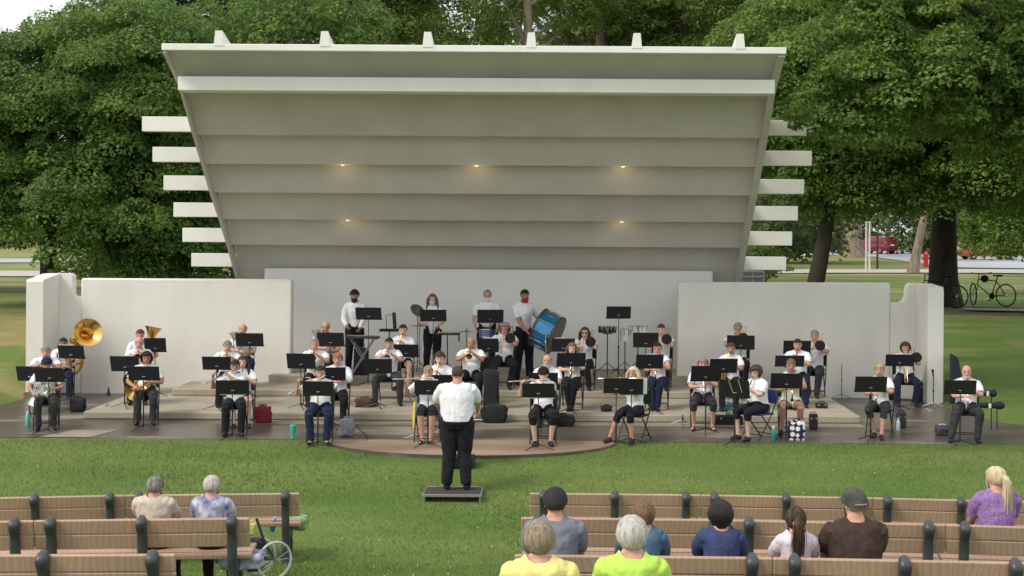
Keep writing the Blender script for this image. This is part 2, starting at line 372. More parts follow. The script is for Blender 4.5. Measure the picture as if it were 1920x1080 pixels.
# ------------------------------------------------------------------ stage
st = thing('stage', 'three stepped concrete stage platforms between the white walls', 'stage', (SX, 28, 0))
def slab(name, hw, y0, y1, z0, z1):
    MB().box((0, (y0 + y1) / 2 - 28, (z0 + z1) / 2), (2 * hw, y1 - y0, z1 - z0), bev=.018).build(name, CONC2, st, ang=30)
slab('lower_step', 7.2, 25.7, 29.68, .003, .14); slab('middle_step', 6.27, 28.2, 29.67, .142, .28); slab('upper_step', 4.55, 29.4, 31.165, .1, .45)
dk = mat('joint_shadow', (.06, .05, .04), .9)

# ------------------------------------------------------------------ walls
def wall(name, label, x0, x1, y0, y1, z0, z1):
    o = MB().box((0, 0, 0), (x1 - x0, y1 - y0, z1 - z0), bev=.03).build(name, WALLM, loc=((x0 + x1) / 2, (y0 + y1) / 2, (z0 + z1) / 2)); return tag(o, label, 'wall')
WY = 29.7; WT = 2.46
xl0, xl1 = (153 - PX) / 87.5, (547 - PX) / 87.5
xr0, xr1 = (1272 - PX) / 87.5, (1670 - PX) / 87.5
bw = tag(MB().box((0, 0, 0), (W(1336, 600, 83.4).x - W(495, 600, 83.4).x, .26, 2.46), bev=.02).build('back_wall', mat('back_wall_paint', (.80, .80, .785), .7, var=.03, scale=.8, bump=.1), loc=((W(1336, 600, 83.4).x + W(495, 600, 83.4).x) / 2, 31.30, 1.43)), 'flat pale grey back wall behind the percussionists under the band shell roof', 'wall')
for nm, side, a, b, xo, xi in (('wing_wall', -1, xl0, xl1, -11.02, -10.42), ('wing_wall', 1, xr0, xr1, 7.86, 7.50)):
    lab = 'long white painted wing wall left of the stage, behind the sousaphone player' if side < 0 else 'long white painted wing wall right of the stage, behind the lone microphone stand'
    t = thing(nm, lab, 'wall', (0, 0, 0), group='white wing walls beside the stage')
    MB().box(((a + b) / 2, WY + .15, WT / 2 - .1), (b - a, .3, WT + .2), bev=.03).build('wall_panel', WALLM, t)
    lo0, lo1 = (xo + .02, a - .003) if side < 0 else (b + .003, xo - .02)
    zl = 2.05; z2 = WT + (.10 if side < 0 else 0)
    # low link wall with a rounded fillet rising to the pier
    if side < 0: pl = [(lo0, -.2), (lo1, -.2), (lo1, zl), (lo0 + .72, zl), (lo0 + .615, zl + .025), (lo0 + .59, zl + .09), (lo0 + .585, z2 - .05), (lo0 + .53, z2), (lo0, z2)]
    else: pl = [(lo1, -.2), (lo1, z2), (lo1 - .28, z2), (lo1 - .33, z2 - .03), (lo1 - .36, z2 - .10), (lo1 - .37, zl + .12), (lo1 - .41, zl + .04), (lo1 - .49, zl), (lo0, zl), (lo0, -.2)]
    o = MB().prism(pl, WY + .02, WY + .28, axis='y').build('link_wall', WALLM, t, ang=25); fixnormals(o.data)
    x0p, x1p = (-11.03, -10.68) if side < 0 else (7.67, 8.0)
    prof = [(28.76, -.2), (WY + .018, -.2), (WY + .018, z2), (28.80, z2 - (.10 if side < 0 else .04)), (28.76, z2 - .14)]
    o = MB().prism(prof, x0p, x1p, axis='x').build('end_pier', WALLM, t, ang=25); fixnormals(o.data)

# ------------------------------------------------------------------ band shell
bs = thing('bandshell', 'large white band shell roof leaning forward in lapped panels over the stage', 'band shell', (SX, 31.7, 0))
HW = 5.75
prof = [(32.0, 2.05), (30.73, 3.19), (30.0, 3.75), (29.2, 4.31), (28.5, 4.88), (27.8, 5.43), (26.72, 6.33), (25.66, 6.84)]
for i in range(len(prof) - 1):
    (y0, z0), (y1, z1) = prof[i], prof[i + 1]; g1 = .36 if i < 6 else .06; g0 = .41 if i else .3
    poly = [(y0, z0), (y1 + g1, z1 + .02), (y1 + g1 + .42, z1 + .02), (y0 + g0 + .1, z0)]
    o = MB().prism([(y - 31.7, z) for y, z in poly], -HW + .06, HW - .13, axis='x').build('roof_panel', SHELLM, bs, smooth=False); fixnormals(o.data)
# fascia band stands proud of the panels
yb = 26.1; sb_ = F / yb; zt, zb_ = HC + (434.5 - 149.5) / sb_, HC + (434.5 - 176) / sb_
MB().box((.02, yb - 31.7 + .24, (zt + zb_) / 2), (11.24, .48, zt - zb_), bev=.01).build('fascia_band', BEAMM, bs)
# side cheeks follow the slope
for sx in (-1, 1):
    fr = [(y - 31.7 - .05, z - .05) for y, z in prof]; bk = [(y - 31.7 + .22, z + .05) for y, z in prof][::-1]
    xa, xb = (-HW, -HW + .058) if sx < 0 else (HW - .128, HW)
    o = MB().prism(fr + bk, xa, xb, axis='x').build('side_cheek', SHELLM, bs, smooth=False); fixnormals(o.data)
# top edge and rib ends
yt = F / 101.4; zt = HC + (433 - 88) / 101.4
MB().box((0, yt - 31.7 + .10, zt - .055), (2 * HW + .04, .26, .125), bev=.01).build('top_edge', BEAMM, bs)
for px in (407, 605, 798, 992, 1190, 1383):
    X = (px - PX + 2) / 101.4 - SX
    mb = MB(); wb, wt, h = .095, .065, .32
    V = []
    for (yy, zz) in ((yt - 31.7 - .04, zt - .03), (yt - 31.7 + 3.6, zt - .9)):
        V += [(X - wb, yy, zz - .0), (X + wb, yy, zz - .0), (X + wt, yy, zz + h - .04), (X - wt, yy, zz + h - .04)]
    mb.add(V, [(0, 1, 2, 3), (7, 6, 5, 4), (0, 4, 5, 1), (1, 5, 6, 2), (2, 6, 7, 3), (3, 7, 4, 0)])
    o = mb.build('roof_rib', BEAMM, bs, smooth=False); fixnormals(o.data)
# long horizontal beams whose ends stick out past the shell
for (yp, py0, h, pxe) in ((254, 27.8, 28, 265), (311, 28.5, 28, 285), (364, 29.2, 27.5, 306), (414, 30.0, 27, 325), (461, 30.73, 26.5, 342), (507, 31.45, 25, 359)):
    y = py0 + .10; s = F / y; z0 = HC + (PY - (yp - 3)) / s; hh = h / s; xe = SX - (pxe - PX) / s
    for sx in (-1, 1):
        MB().box((sx * (xe + 5.753) / 2, y - 31.7 + .08, z0 + hh / 2), (xe - 5.753, .16, hh), bev=.008).build('beam_end', BEAMM, bs)
# down-lights tucked under the laps
LAMP = mat('lamp_glass', (.9, .8, .55), .4, emis=(1, .80, .50, .5))
for (px, py, pi) in ((640, 313, 4), (892, 315, 4), (1168, 313, 4), (650, 415, 2), (1166, 415, 2)):
    y0, z0 = prof[pi]; s = F / y0; X = (px - PX) / s - SX
    lm = MB(); lm.lathe((X, y0 - 31.7 + .12, z0 + .002), (0, 0, -1), [(0, .04), (.022, .036), (.026, .0)], 12); lm.build('lamp', LAMP, bs)
    ld = bpy.data.lights.new('down_light', 'POINT'); ld.energy = 1.3; ld.color = (1, .74, .40); ld.shadow_soft_size = .10
    lo = bpy.data.objects.new('down_light', ld); col.objects.link(lo); lo.parent = bs; lo.location = (X, y0 - 31.7 + .08, z0 - .13)
# ------------------------------------------------------------------ trees
LEAF_MAPLE = leafmat('maple_leaf', (.044, .104, .026), (.165, .265, .056), (.33, .40, .10))
LEAF_R = leafmat('park_maple_leaf', (.050, .112, .026), (.190, .290, .060), (.35, .42, .10))
LEAF_FINE = leafmat('locust_leaf', (.06, .11, .024), (.17, .24, .05), (.32, .33, .08))
LEAF_DARK = leafmat('dark_leaf', (.022, .055, .018), (.055, .110, .030))
LEAF_FAR = leafmat('far_leaf', (.06, .10, .035), (.14, .19, .07), (.22, .25, .12))
def leaves(ells, nclump, per, leaf, seed, flat=.55, rc=(.45, .95), shell=.72, zmin=None, droop=.35, keep=None, asp=.85):
    g = np.random.default_rng(seed)
    E = np.array(ells, float); area = (E[:, 3] * E[:, 4] + E[:, 4] * E[:, 5] + E[:, 3] * E[:, 5]); pick = g.choice(len(E), nclump, p=area / area.sum())
    d = g.normal(size=(nclump, 3)); d /= np.linalg.norm(d, axis=1)[:, None]
    rr = np.where(g.random(nclump) < .8, g.uniform(shell, 1.0, nclump), g.uniform(.25, shell, nclump))
    C = E[pick, :3] + d * rr[:, None] * E[pick, 3:6]
    if zmin is not None: C[:, 2] = np.maximum(C[:, 2], zmin + g.random(nclump) * .4)
    if keep is not None: m = np.array([keep(c) for c in C]); C = C[m]; d = d[m]
    n = len(C); RC = g.uniform(*rc, n)
    cnt = np.maximum(6, (per * (RC / np.mean(rc)) ** 2).astype(int)); idx = np.repeat(np.arange(n), cnt); N = len(idx)
    e = g.normal(size=(N, 3)); e[:, 2] = np.abs(e[:, 2]) * .9 - .25; e /= np.linalg.norm(e, axis=1)[:, None]
    rad = g.uniform(.55, 1.0, N) ** .6
    off = e * rad[:, None] * RC[idx][:, None]; off[:, 2] *= flat
    off += d[idx] * (rad * RC[idx] * .25)[:, None]
    P = C[idx] + off
    P[:, 2] -= droop * (off[:, 0] ** 2 + off[:, 1] ** 2)
    nm = e * .55 + np.array((0, 0, .45)) + g.normal(size=(N, 3)) * .45; nm /= np.linalg.norm(nm, axis=1)[:, None]
    a = np.cross(nm, g.normal(size=(N, 3))); a /= np.linalg.norm(a, axis=1)[:, None]; b = np.cross(nm, a)
    L = leaf * g.uniform(.65, 1.25, N)[:, None]
    bend = nm * L * .18
    V = np.stack([P - a * L, P + b * L * asp * .62 + bend, P + a * L, P - b * L * asp * .62 + bend], 1).reshape(-1, 3)
    Fq = np.arange(N * 4).reshape(-1, 4)
    return V, Fq, C
def tree(name, label, base, top, r0, ells, nclump, per, leaf, seed, m=None, bark=None, cat='tree', group=None, limbs=14, lean=(0, 0), fork=.45, **kw):
    t = thing(name, label, cat, base, group=group); B = np.array(base)
    V, Fq, C = leaves(ells, nclump, per, leaf, seed, **kw); V = V - B
    o = bpy.data.objects.new('crown', np_mesh('crown', V, Fq, m or LEAF_MAPLE)); col.objects.link(o); o.parent = t
    g = np.random.default_rng(seed + 99); mb = MB()
    tp = np.array((lean[0], lean[1], top - base[2])); pts = []; rad = []
    for k in range(9):
        f = k / 8; pts.append(tp * f + np.array((math.sin(f * 5 + seed) * .12 * f, math.cos(f * 4 + seed) * .1 * f, -.15 if k == 0 else 0))); rad.append(r0 * (1.35 if k == 0 else 1.0 - .62 * f))
    mb.tube(pts, rad, 14)
    if limbs:
        for c in C[g.choice(len(C), min(limbs, len(C)), replace=False)] - B:
            f = g.uniform(fork, .95); s0 = tp * f; mid = s0 * .5 + c * .5 + np.array((0, 0, -.25 + .3 * g.random())); r = r0 * (1 - .62 * f) * .55
            mb.tube([s0, s0 * .75 + mid * .25 + np.array((0, 0, .1)), mid, c * .8 + mid * .2, c], [r, r * .8, r * .55, r * .3, r * .1], 7)
    mb.build('trunk', bark or BARK, t, ang=70); return t

# big maple left of the shell
tree('maple_tree', 'huge dense green maple tree left of the band shell, crown down to the wall', (-14.3, 39, 1.38), 8.5, .27,
     [(-12.9, 38.5, 5.9, 3.2, 3.0, 3.2), (-11.4, 37.5, 7.4, 2.2, 2.4, 2.0), (-14.0, 38, 6.9, 2.2, 2.4, 1.9), (-10.9, 38.2, 4.2, 2.2, 2.2, 2.1), (-15.9, 38.5, 4.9, 1.9, 2.2, 1.3), (-12.2, 37.0, 4.0, 2.4, 2.0, 1.8), (-12.4, 38.6, 8.9, 1.7, 1.8, 1.1), (-10.6, 38, 3.0, 2.0, 1.6, .9)],
     720, 370, .064, 3, LEAF_MAPLE, BARKD, zmin=1.9, rc=(.45, 1.0), flat=.5, keep=lambda c: c[0] > -12.7 or c[2] > 3.7 + .4 * math.sin(c[0] * 5))
tree('maple_tree', 'tall maple crown at the far left edge of the picture behind the white pier', (-20.5, 47, 1.39), 8, .3,
     [(-20.4, 47, 5.6, 2.9, 3.0, 2.5), (-22.6, 46, 5.0, 3.0, 2.5, 2.4), (-18.6, 46, 4.4, 2.0, 2.0, 1.2)], 420, 120, .10, 5, LEAF_MAPLE, BARKD, zmin=2.3)
tree('shade_tree', 'narrow tan-trunked tree seen between the left beam ends of the shell', (-9.6, 41.5, 1.4), 9.4, .22,
     [(-9.0, 43, 9.4, 2.6, 2.4, 1.6), (-7.6, 42, 9.6, 2.0, 2, 1.4)], 110, 110, .09, 8, LEAF_MAPLE, BARKL)
# right-hand trees
tree('maple_tree', 'broad maple with thick dark trunk behind the right pier and parked bicycle', (11.40, 41.0, 1.38), 8.0, .47,
     [(10.5, 38.5, 8.2, 5.2, 4.2, 3.2), (8.3, 37.5, 6.8, 3.2, 2.6, 2.0), (14.0, 38, 7.2, 3.6, 3, 2.6), (10.9, 36.8, 6.0, 3.4, 2.4, 1.7), (15.5, 39, 5.2, 3, 2.4, 1.8)],
     800, 340, .064, 11, LEAF_R, BARKD, zmin=3.55, limbs=26, rc=(.5, 1.1), flat=.5)
tree('maple_tree', 'slimmer maple with leaning dark trunk just right of the beam ends', (6.75, 37.2, 1.38), 6.6, .26,
     [(8.1, 38.4, 6.6, 2.4, 2.2, 2.2), (7.2, 38.2, 8.6, 3.0, 2.4, 2.2), (8.0, 37.5, 5.1, 1.9, 1.7, 1.0), (6.2, 38.5, 6.3, 1.4, 1.4, 1.8)],
     310, 330, .064, 13, LEAF_R, BARKD, zmin=3.7, lean=(1.0, .4), limbs=16)
tree('maple_tree', 'nearest maple whose leafy boughs hang over the right corner of the shell', (15.6, 30.5, .9), 9.0, .5,
     [(9.0, 28.0, 8.4, 4.2, 2.2, 1.9), (6.9, 27.4, 7.0, 2.4, 1.4, 1.3), (11.5, 28.5, 7.2, 3.4, 2.2, 1.9), (5.9, 27.2, 6.1, 1.15, .9, .75), (9.3, 27.8, 6.1, 2.2, 1.6, .9), (14, 29, 6.6, 2.6, 2.2, 2.0)],
     600, 290, .058, 17, LEAF_R, BARKD, limbs=22, rc=(.35, .7))
tree('young_tree', 'small young tree with thin trunk at the right edge beyond the bicycles', (16.9, 50, 1.39), 4.8, .085,
     [(15.6, 49.5, 3.5, 1.5, 1.2, .75), (16.6, 50, 4.6, 2.2, 1.6, 1.2), (18.2, 50, 4.9, 1.9, 1.6, 1.3)], 120, 120, .09, 19, LEAF_R, BARKD, zmin=2.75)
# tall trees behind the shell
for k, (X, Y, r, lab, els, n, lean) in enumerate([
    (-1.25, 52, .31, 'pale trunk standing straight behind the middle of the roof edge', [(-3.2, 53, 12.2, 2.0, 1.6, 1.4), (1.0, 53, 12.6, 1.6, 1.6, 1.6), (-1, 53, 14.5, 3.5, 3, 1.6)], 85, (.0, 0)),
    (.55, 56, .5, 'thick twin-forked tree behind the roof, right of the pale trunk', [(2.2, 58, 12.2, 3.0, 2.4, 2.0), (3.5, 57, 10.6, 2.6, 2.2, 1.3), (.6, 58, 14.5, 3.6, 3, 1.6)], 190, (1.6, 0)),
    (5.0, 55, .34, 'bushy tree behind the right end of the roof edge', [(6.0, 55, 12.2, 3.2, 2.4, 2.3), (8.2, 54, 11.2, 2.4, 2.2, 2.4), (3.6, 56, 12.6, 2.0, 1.8, 1.6)], 250, (0, 0)),
    (-7.3, 50, .3, 'fine-leaved tree above the left half of the roof edge', [(-6.8, 50, 11.5, 2.4, 2, 1.5), (-9.4, 50, 12.4, 2.2, 2, 1.5), (-5.4, 50, 13, 2.8, 2.4, 1.4)], 170, (1.2, 0)),
    (-11.0, 53, .3, 'dark leafy tree rising between the maple and the roof corner', [(-11.2, 53, 11.6, 2.2, 2, 2.2), (-13.5, 54, 12.2, 2.6, 2.2, 1.5)], 150, (0, 0))]):
    tree('tall_tree', lab, (X, Y, 1.4), 14.5, r, els, int(n * 1.7), 130, .075, 30 + k, LEAF_FINE if k != 4 else LEAF_DARK, BARKL if k == 0 else BARK, group='tall trees behind the band shell', rc=(.35, .8), droop=.7, limbs=9, lean=lean, fork=.55)
for k, (X, lab) in enumerate(((-19, 'distant tree filling the gap above the left maple edge'), (-8.5, 'distant tree above the left third of the roof edge'), (-3.5, 'distant tree behind the pale trunk, left side'), (2, 'distant tree behind the pale trunk, right side'), (8.5, 'distant tree above the right third of the roof edge'), (10.6, 'distant tree above the right roof corner'))):
    tree('tall_tree', lab, (X, 78, 1.4), 15, .35, [(X, 78, 12.5, 3.8, 2.5, 3.4), (X + 2.2, 77, 15.0, 3.4, 2.5, 2.4)] if k else [(X, 78, 9.0, 3.4, 2.5, 2.4)], 130, 120, .12, 130 + k, LEAF_FINE, BARK, group='tall trees behind the band shell', rc=(.6, 1.2), limbs=7)
# trees across the street
FT = [(-62, 150, 'round far tree beyond the left path, first from the left edge'), (-52, 165, 'far tree second from the left beyond the left path'), (-40, 150, 'far tree showing under the big left maple'), (-30, 160, 'far tree near the trunk of the left maple'),
      (14, 95, 'light green bushy tree behind the right beam ends'), (20, 150, 'far tree left of the dark red car'), (33, 165, 'far tree right behind the dark red car'), (45, 150, 'far tree above the red hydrant'), (56, 160, 'far tree beyond the street at the right edge'), (4, 120, 'far pale tree low behind the right wing of the shell'), (36.5, 138, 'low round far tree just right of the dark red car'), (27, 172, 'farthest tree showing over the dark red car roof'), (50, 175, 'farthest tree showing above the fire hydrant')]
for k, (X, Y, lab) in enumerate(FT):
    h = 6.5 + (k * 37 % 5)
    tree('far_tree', lab, (X, Y, 1.4), 1.4 + h, .35, [(X, Y, 1.4 + h * .55, h * .62, h * .5, h * .48), (X + 3, Y + 2, 1.4 + h * .45, h * .5, h * .5, h * .36)], 90, 70, .26, 60 + k, LEAF_FAR, BARK, group='trees across the street', rc=(1.0, 1.9), zmin=2.2, limbs=5)
tree('tree', 'thick pale tree trunk beyond the street, left of the dark red car', (*G(1598, 482, 1.4).xy, 1.4), 9, 1.0, [(G(1598, 482, 1.4).x, 104, 10, 5, 4, 3)], 60, 70, .2, 81, LEAF_FAR, BARKL, rc=(1, 1.8))
tree('tree', 'leaning grey tree trunk beside the red hydrant', (*G(1711, 512, 1.4).xy, 1.4), 8.5, .27, [(19.5, 66, 8.4, 3, 3, 2.4)], 60, 80, .13, 82, LEAF_R, BARKL, lean=(1.3, 0), rc=(.6, 1.1))
# hedge right of the stage behind the beam ends
def bush(lab, c, r, n, seed, m, leaf=.05):
    V, Fq, C = leaves([(0, 0, r[2] * .9, *r)], n, 110, leaf, seed, rc=(.18, .4), zmin=.1)
    t = thing('shrub', lab, 'shrub', c); o = bpy.data.objects.new('foliage', np_mesh('foliage', V, Fq, m)); col.objects.link(o); o.parent = t
    mb = MB()
    for k in range(6): mb.tube([(0, 0, -.05), tuple(C[k] * .5), tuple(C[k])], [.03, .02, .008], 5)
    mb.build('stem', BARKD, t)
bush('leafy shrub with small pale leaves behind the right wing wall', (5.1, 35.5, 1.38), (.65, .6, .95), 40, 91, LEAF_FINE)
bush('low leafy shrub behind the lowest right beam ends of the shell', (4.0, 38, 1.38), (1.3, .8, 1.0), 60, 92, LEAF_DARK)
# grey metal equipment rack glimpsed below the lowest right beam
t = thing('metal_rack', 'grey metal equipment cabinet under the lowest right beam end', 'cabinet', (4.45, 33.4, 1.38))
mb = MB(); mb.box((0, 0, .62), (.95, .5, 1.24), bev=.01); mb.build('cabinet', mat('rack_grey', (.16, .18, .19), .5, .2), t)
mb = MB(); [mb.box((x, -.27, .62), (.03, .03, 1.2)) for x in (-.46, -.15, .2, .46)]; [mb.box((0, -.29, z), (.95, .02, .03)) for z in (.9, 1.1, 1.22)]; mb.build('frame', mat('rail_grey', (.3, .31, .32), .5, .5), t)

# ------------------------------------------------------------------ grass blades on the near lawn
def inapron(x, y):
    return (y > GE - .1) or (abs((x + 1.42) / 2.5) < 1 and y > GE - 1.66 * math.sqrt(max(0, 1 - ((x + 1.42) / 2.5) ** 2)))
N = 170000; g = np.random.default_rng(5)
s_ = g.uniform(1 / 300, 1 / 108, N); Yb = 2600 * s_; pxb = g.uniform(-40, 1960, N); Xb = (pxb - PX) / 2600 * Yb
ok = np.array([not inapron(x, y) for x, y in zip(Xb, Yb)])
Xb, Yb = Xb[ok], Yb[ok]; Zb = np.interp(Yb, GY, GZ)
N = len(Xb); h = g.uniform(.02, .05, N); a = g.uniform(0, 6.28, N); wd = g.uniform(.004, .009, N)
dx, dy = np.cos(a) * wd, np.sin(a) * wd; lx, ly = g.normal(0, .018, N), g.normal(0, .018, N)
V = np.stack([np.stack([Xb - dx, Yb - dy, Zb - .015], 1), np.stack([Xb + dx, Yb + dy, Zb - .015], 1), np.stack([Xb + lx, Yb + ly, Zb + h], 1)], 1).reshape(-1, 3)
o = bpy.data.objects.new('grass', np_mesh('grass', V, np.arange(N * 3).reshape(-1, 3), leafmat('blade', (.085, .14, .036), (.165, .25, .065), (.28, .29, .12)))); col.objects.link(o); tag(o, 'short mown grass blades across the near lawn', 'grass'); o['kind'] = 'stuff'
N = 500; Yb = 2600 * g.uniform(1 / 290, 1 / 122, N); Xb = (g.uniform(-40, 1960, N) - PX) / 2600 * Yb; Xb += np.round(g.normal(size=N)) * .3; Zb = np.interp(Yb, GY, GZ) + g.uniform(.03, .05, N); r = g.uniform(.003, .007, N)
V = np.stack([np.stack([Xb + sx * r, Yb + sy * r, Zb + sz * r], 1) for sx, sy, sz in ((-1, -.6, -.7), (1, -.6, -.7), (1, .6, .7), (-1, .6, .7))], 1).reshape(-1, 3)
o = bpy.data.objects.new('clover_flowers', np_mesh('clover_flowers', V, np.arange(N * 4).reshape(-1, 4), mat('clover_white', (.55, .56, .45), .8))); col.objects.link(o); tag(o, 'tiny white clover heads scattered through the near lawn', 'clover'); o['kind'] = 'stuff'
# ------------------------------------------------------------------ people
def skinmat(n, rgb): return mat(n, rgb, .55, var=.08, scale=14, spec=.35)
SKINS = [skinmat('skin_light', (.56, .34, .25)), skinmat('skin_pink', (.58, .31, .23)), skinmat('skin_tan', (.40, .22, .145)), skinmat('skin_fair', (.66, .43, .33))]
def clothm(name, rgb, var=.06, scale=12, **k): return mat('cloth_' + name, rgb, .85, var=var, scale=scale, bump=.5, bscale=26, spec=.2, **k)
CL = {'white': clothm('white', (.76, .77, .80)), 'cream': clothm('cream', (.70, .68, .58)), 'offwhite': clothm('offwhite', (.72, .71, .67)), 'black': clothm('black', (.016, .016, .020), .3), 'navy': clothm('navy', (.018, .024, .060), .3),
      'charcoal': clothm('charcoal', (.042, .042, .048), .25), 'jeans': clothm('jeans', (.030, .040, .085), .3), 'grey': clothm('grey', (.20, .21, .25), .12), 'yellow': clothm('yellow', (.80, .72, .26)), 'lime': clothm('lime', (.50, .74, .12)),
      'denim': clothm('denim', (.085, .15, .24), .2), 'navytee': clothm('navytee', (.050, .065, .155), .15), 'brown': clothm('brown', (.062, .040, .033), .15), 'pinkwhite': clothm('pinkwhite', (.68, .60, .66)),
      'purple': clothm('purple', (.27, .16, .38), .35, 60), 'floralcream': mat('cloth_floral_cream', (.62, .52, .42), .85, scale=16, rgb2=(.42, .36, .33), bump=.4, bscale=30), 'floralblue': mat('cloth_floral_blue', (.58, .60, .70), .85, scale=11, rgb2=(.10, .12, .26), bump=.4, bscale=30)}
def hairm(n, rgb, rgb2): return mat('hair_' + n, rgb, .55, rgb2=rgb2, scale=22, stretch=(2.2, 2.2, .22), bump=.8, bscale=60, spec=.4)
HAIR = {'black': hairm('black', (.020, .014, .012), (.006, .005, .005)), 'brown': hairm('brown', (.10, .052, .028), (.03, .016, .010)), 'lightbrown': hairm('lightbrown', (.26, .15, .08), (.10, .055, .03)), 'blond': hairm('blond', (.62, .46, .24), (.30, .19, .09)),
        'grey': hairm('grey', (.36, .33, .31), (.14, .13, .12)), 'white': hairm('white', (.72, .68, .62), (.36, .33, .30)), 'ash': hairm('ash', (.42, .33, .23), (.18, .13, .09)), 'ginger': hairm('ginger', (.46, .24, .09), (.20, .09, .03)), 'platinum': hairm('platinum', (.82, .72, .50), (.48, .38, .22))}
DARK = mat('feature_dark', (.03, .018, .014), .5); LIP = mat('lip', (.40, .16, .13), .5); EYEW = mat('eye_white', (.55, .52, .5), .4)
SHOE = {'black': mat('shoe_black', (.014, .013, .013), .4), 'brown': mat('shoe_brown', (.05, .02, .014), .5)}
SKINMAT_CAP = mat('cap_black', (.014, .014, .017), .8, var=.2, scale=20, bump=.2); CAPG = mat('cap_grey', (.055, .058, .055), .85, var=.4, scale=16, bump=.4)

def ik(S, T, l1, l2, pole):
    S, T, pole = Vector(S), Vector(T), Vector(pole); d = T - S; L = min(d.length, (l1 + l2) * .985); dn = d.normalized(); T = S + dn * L
    a = (l1 * l1 - l2 * l2 + L * L) / (2 * L); h = math.sqrt(max(0, l1 * l1 - a * a)); pv = pole - dn * pole.dot(dn); pv.normalize()
    return S + dn * a + pv * h, T
def segdist(Pn, a, b, ra, rb):
    a, b = np.asarray(a, float), np.asarray(b, float); ab = b - a; L2 = ab.dot(ab) + 1e-9
    t = np.clip((Pn - a) @ ab / L2, 0, 1); d = np.linalg.norm(Pn - (a + t[:, None] * ab), axis=1); return d - (ra + (rb - ra) * t), t

def remesh(mb, vox, mats, sm=3):
    me = mb.mesh('tmp', mats, False); fixnormals(me); ob = bpy.data.objects.new('tmp', me); col.objects.link(ob)
    r = ob.modifiers.new('r', 'REMESH'); r.mode = 'VOXEL'; r.voxel_size = vox
    s = ob.modifiers.new('s', 'SMOOTH'); s.factor = .5; s.iterations = sm
    dg = bpy.context.evaluated_depsgraph_get(); dg.update(); out = bpy.data.meshes.new_from_object(ob.evaluated_get(dg))
    bpy.data.objects.remove(ob); bpy.data.meshes.remove(me); return out

def hand(mb, wr, d, palm, size, mirror, mi=0, curl=.5):
    """palm flattened box plus four bent fingers of different lengths and a thumb leaving its side"""
    d = Vector(d).normalized(); palm = Vector(palm); palm = (palm - d * palm.dot(d)).normalized(); sd_ = d.cross(palm) * mirror; wr = Vector(wr)
    s = size
    mb.tube([wr - d * .02, wr + d * .03 * s, wr + d * .085 * s], [(.024 * s, .020 * s), (.040 * s, .016 * s), (.040 * s, .014 * s)], 10, mi=mi, side=tuple(sd_))
    for k, (o, L) in enumerate(((-.030, .062), (-.010, .074), (.011, .070), (.031, .054))):
        p = wr + d * .078 * s + sd_ * o * s; dd = d.copy(); pts = [p]; ang = curl * (.5 + .12 * k)
        for q in range(3):
            dd = (Matrix.Rotation(0, 3, 'X') @ dd); dd = (dd * math.cos(ang) + palm * math.sin(ang)).normalized(); p = p + dd * L * s * (.42, .33, .25)[q]; pts.append(p)
        mb.tube([tuple(x) for x in pts], [.0095 * s, .009 * s, .008 * s, .006 * s], 6, mi=mi)
    p = wr + d * .025 * s + sd_ * -.034 * s; dd = (d * .65 - sd_ * .75).normalized(); p2 = p + dd * .038 * s; p3 = p2 + (dd * .5 + d * .5 + palm * .45).normalized() * .032 * s
    mb.tube([tuple(p), tuple(p2), tuple(p3)], [.011 * s, .0105 * s, .0075 * s], 6, mi=mi)

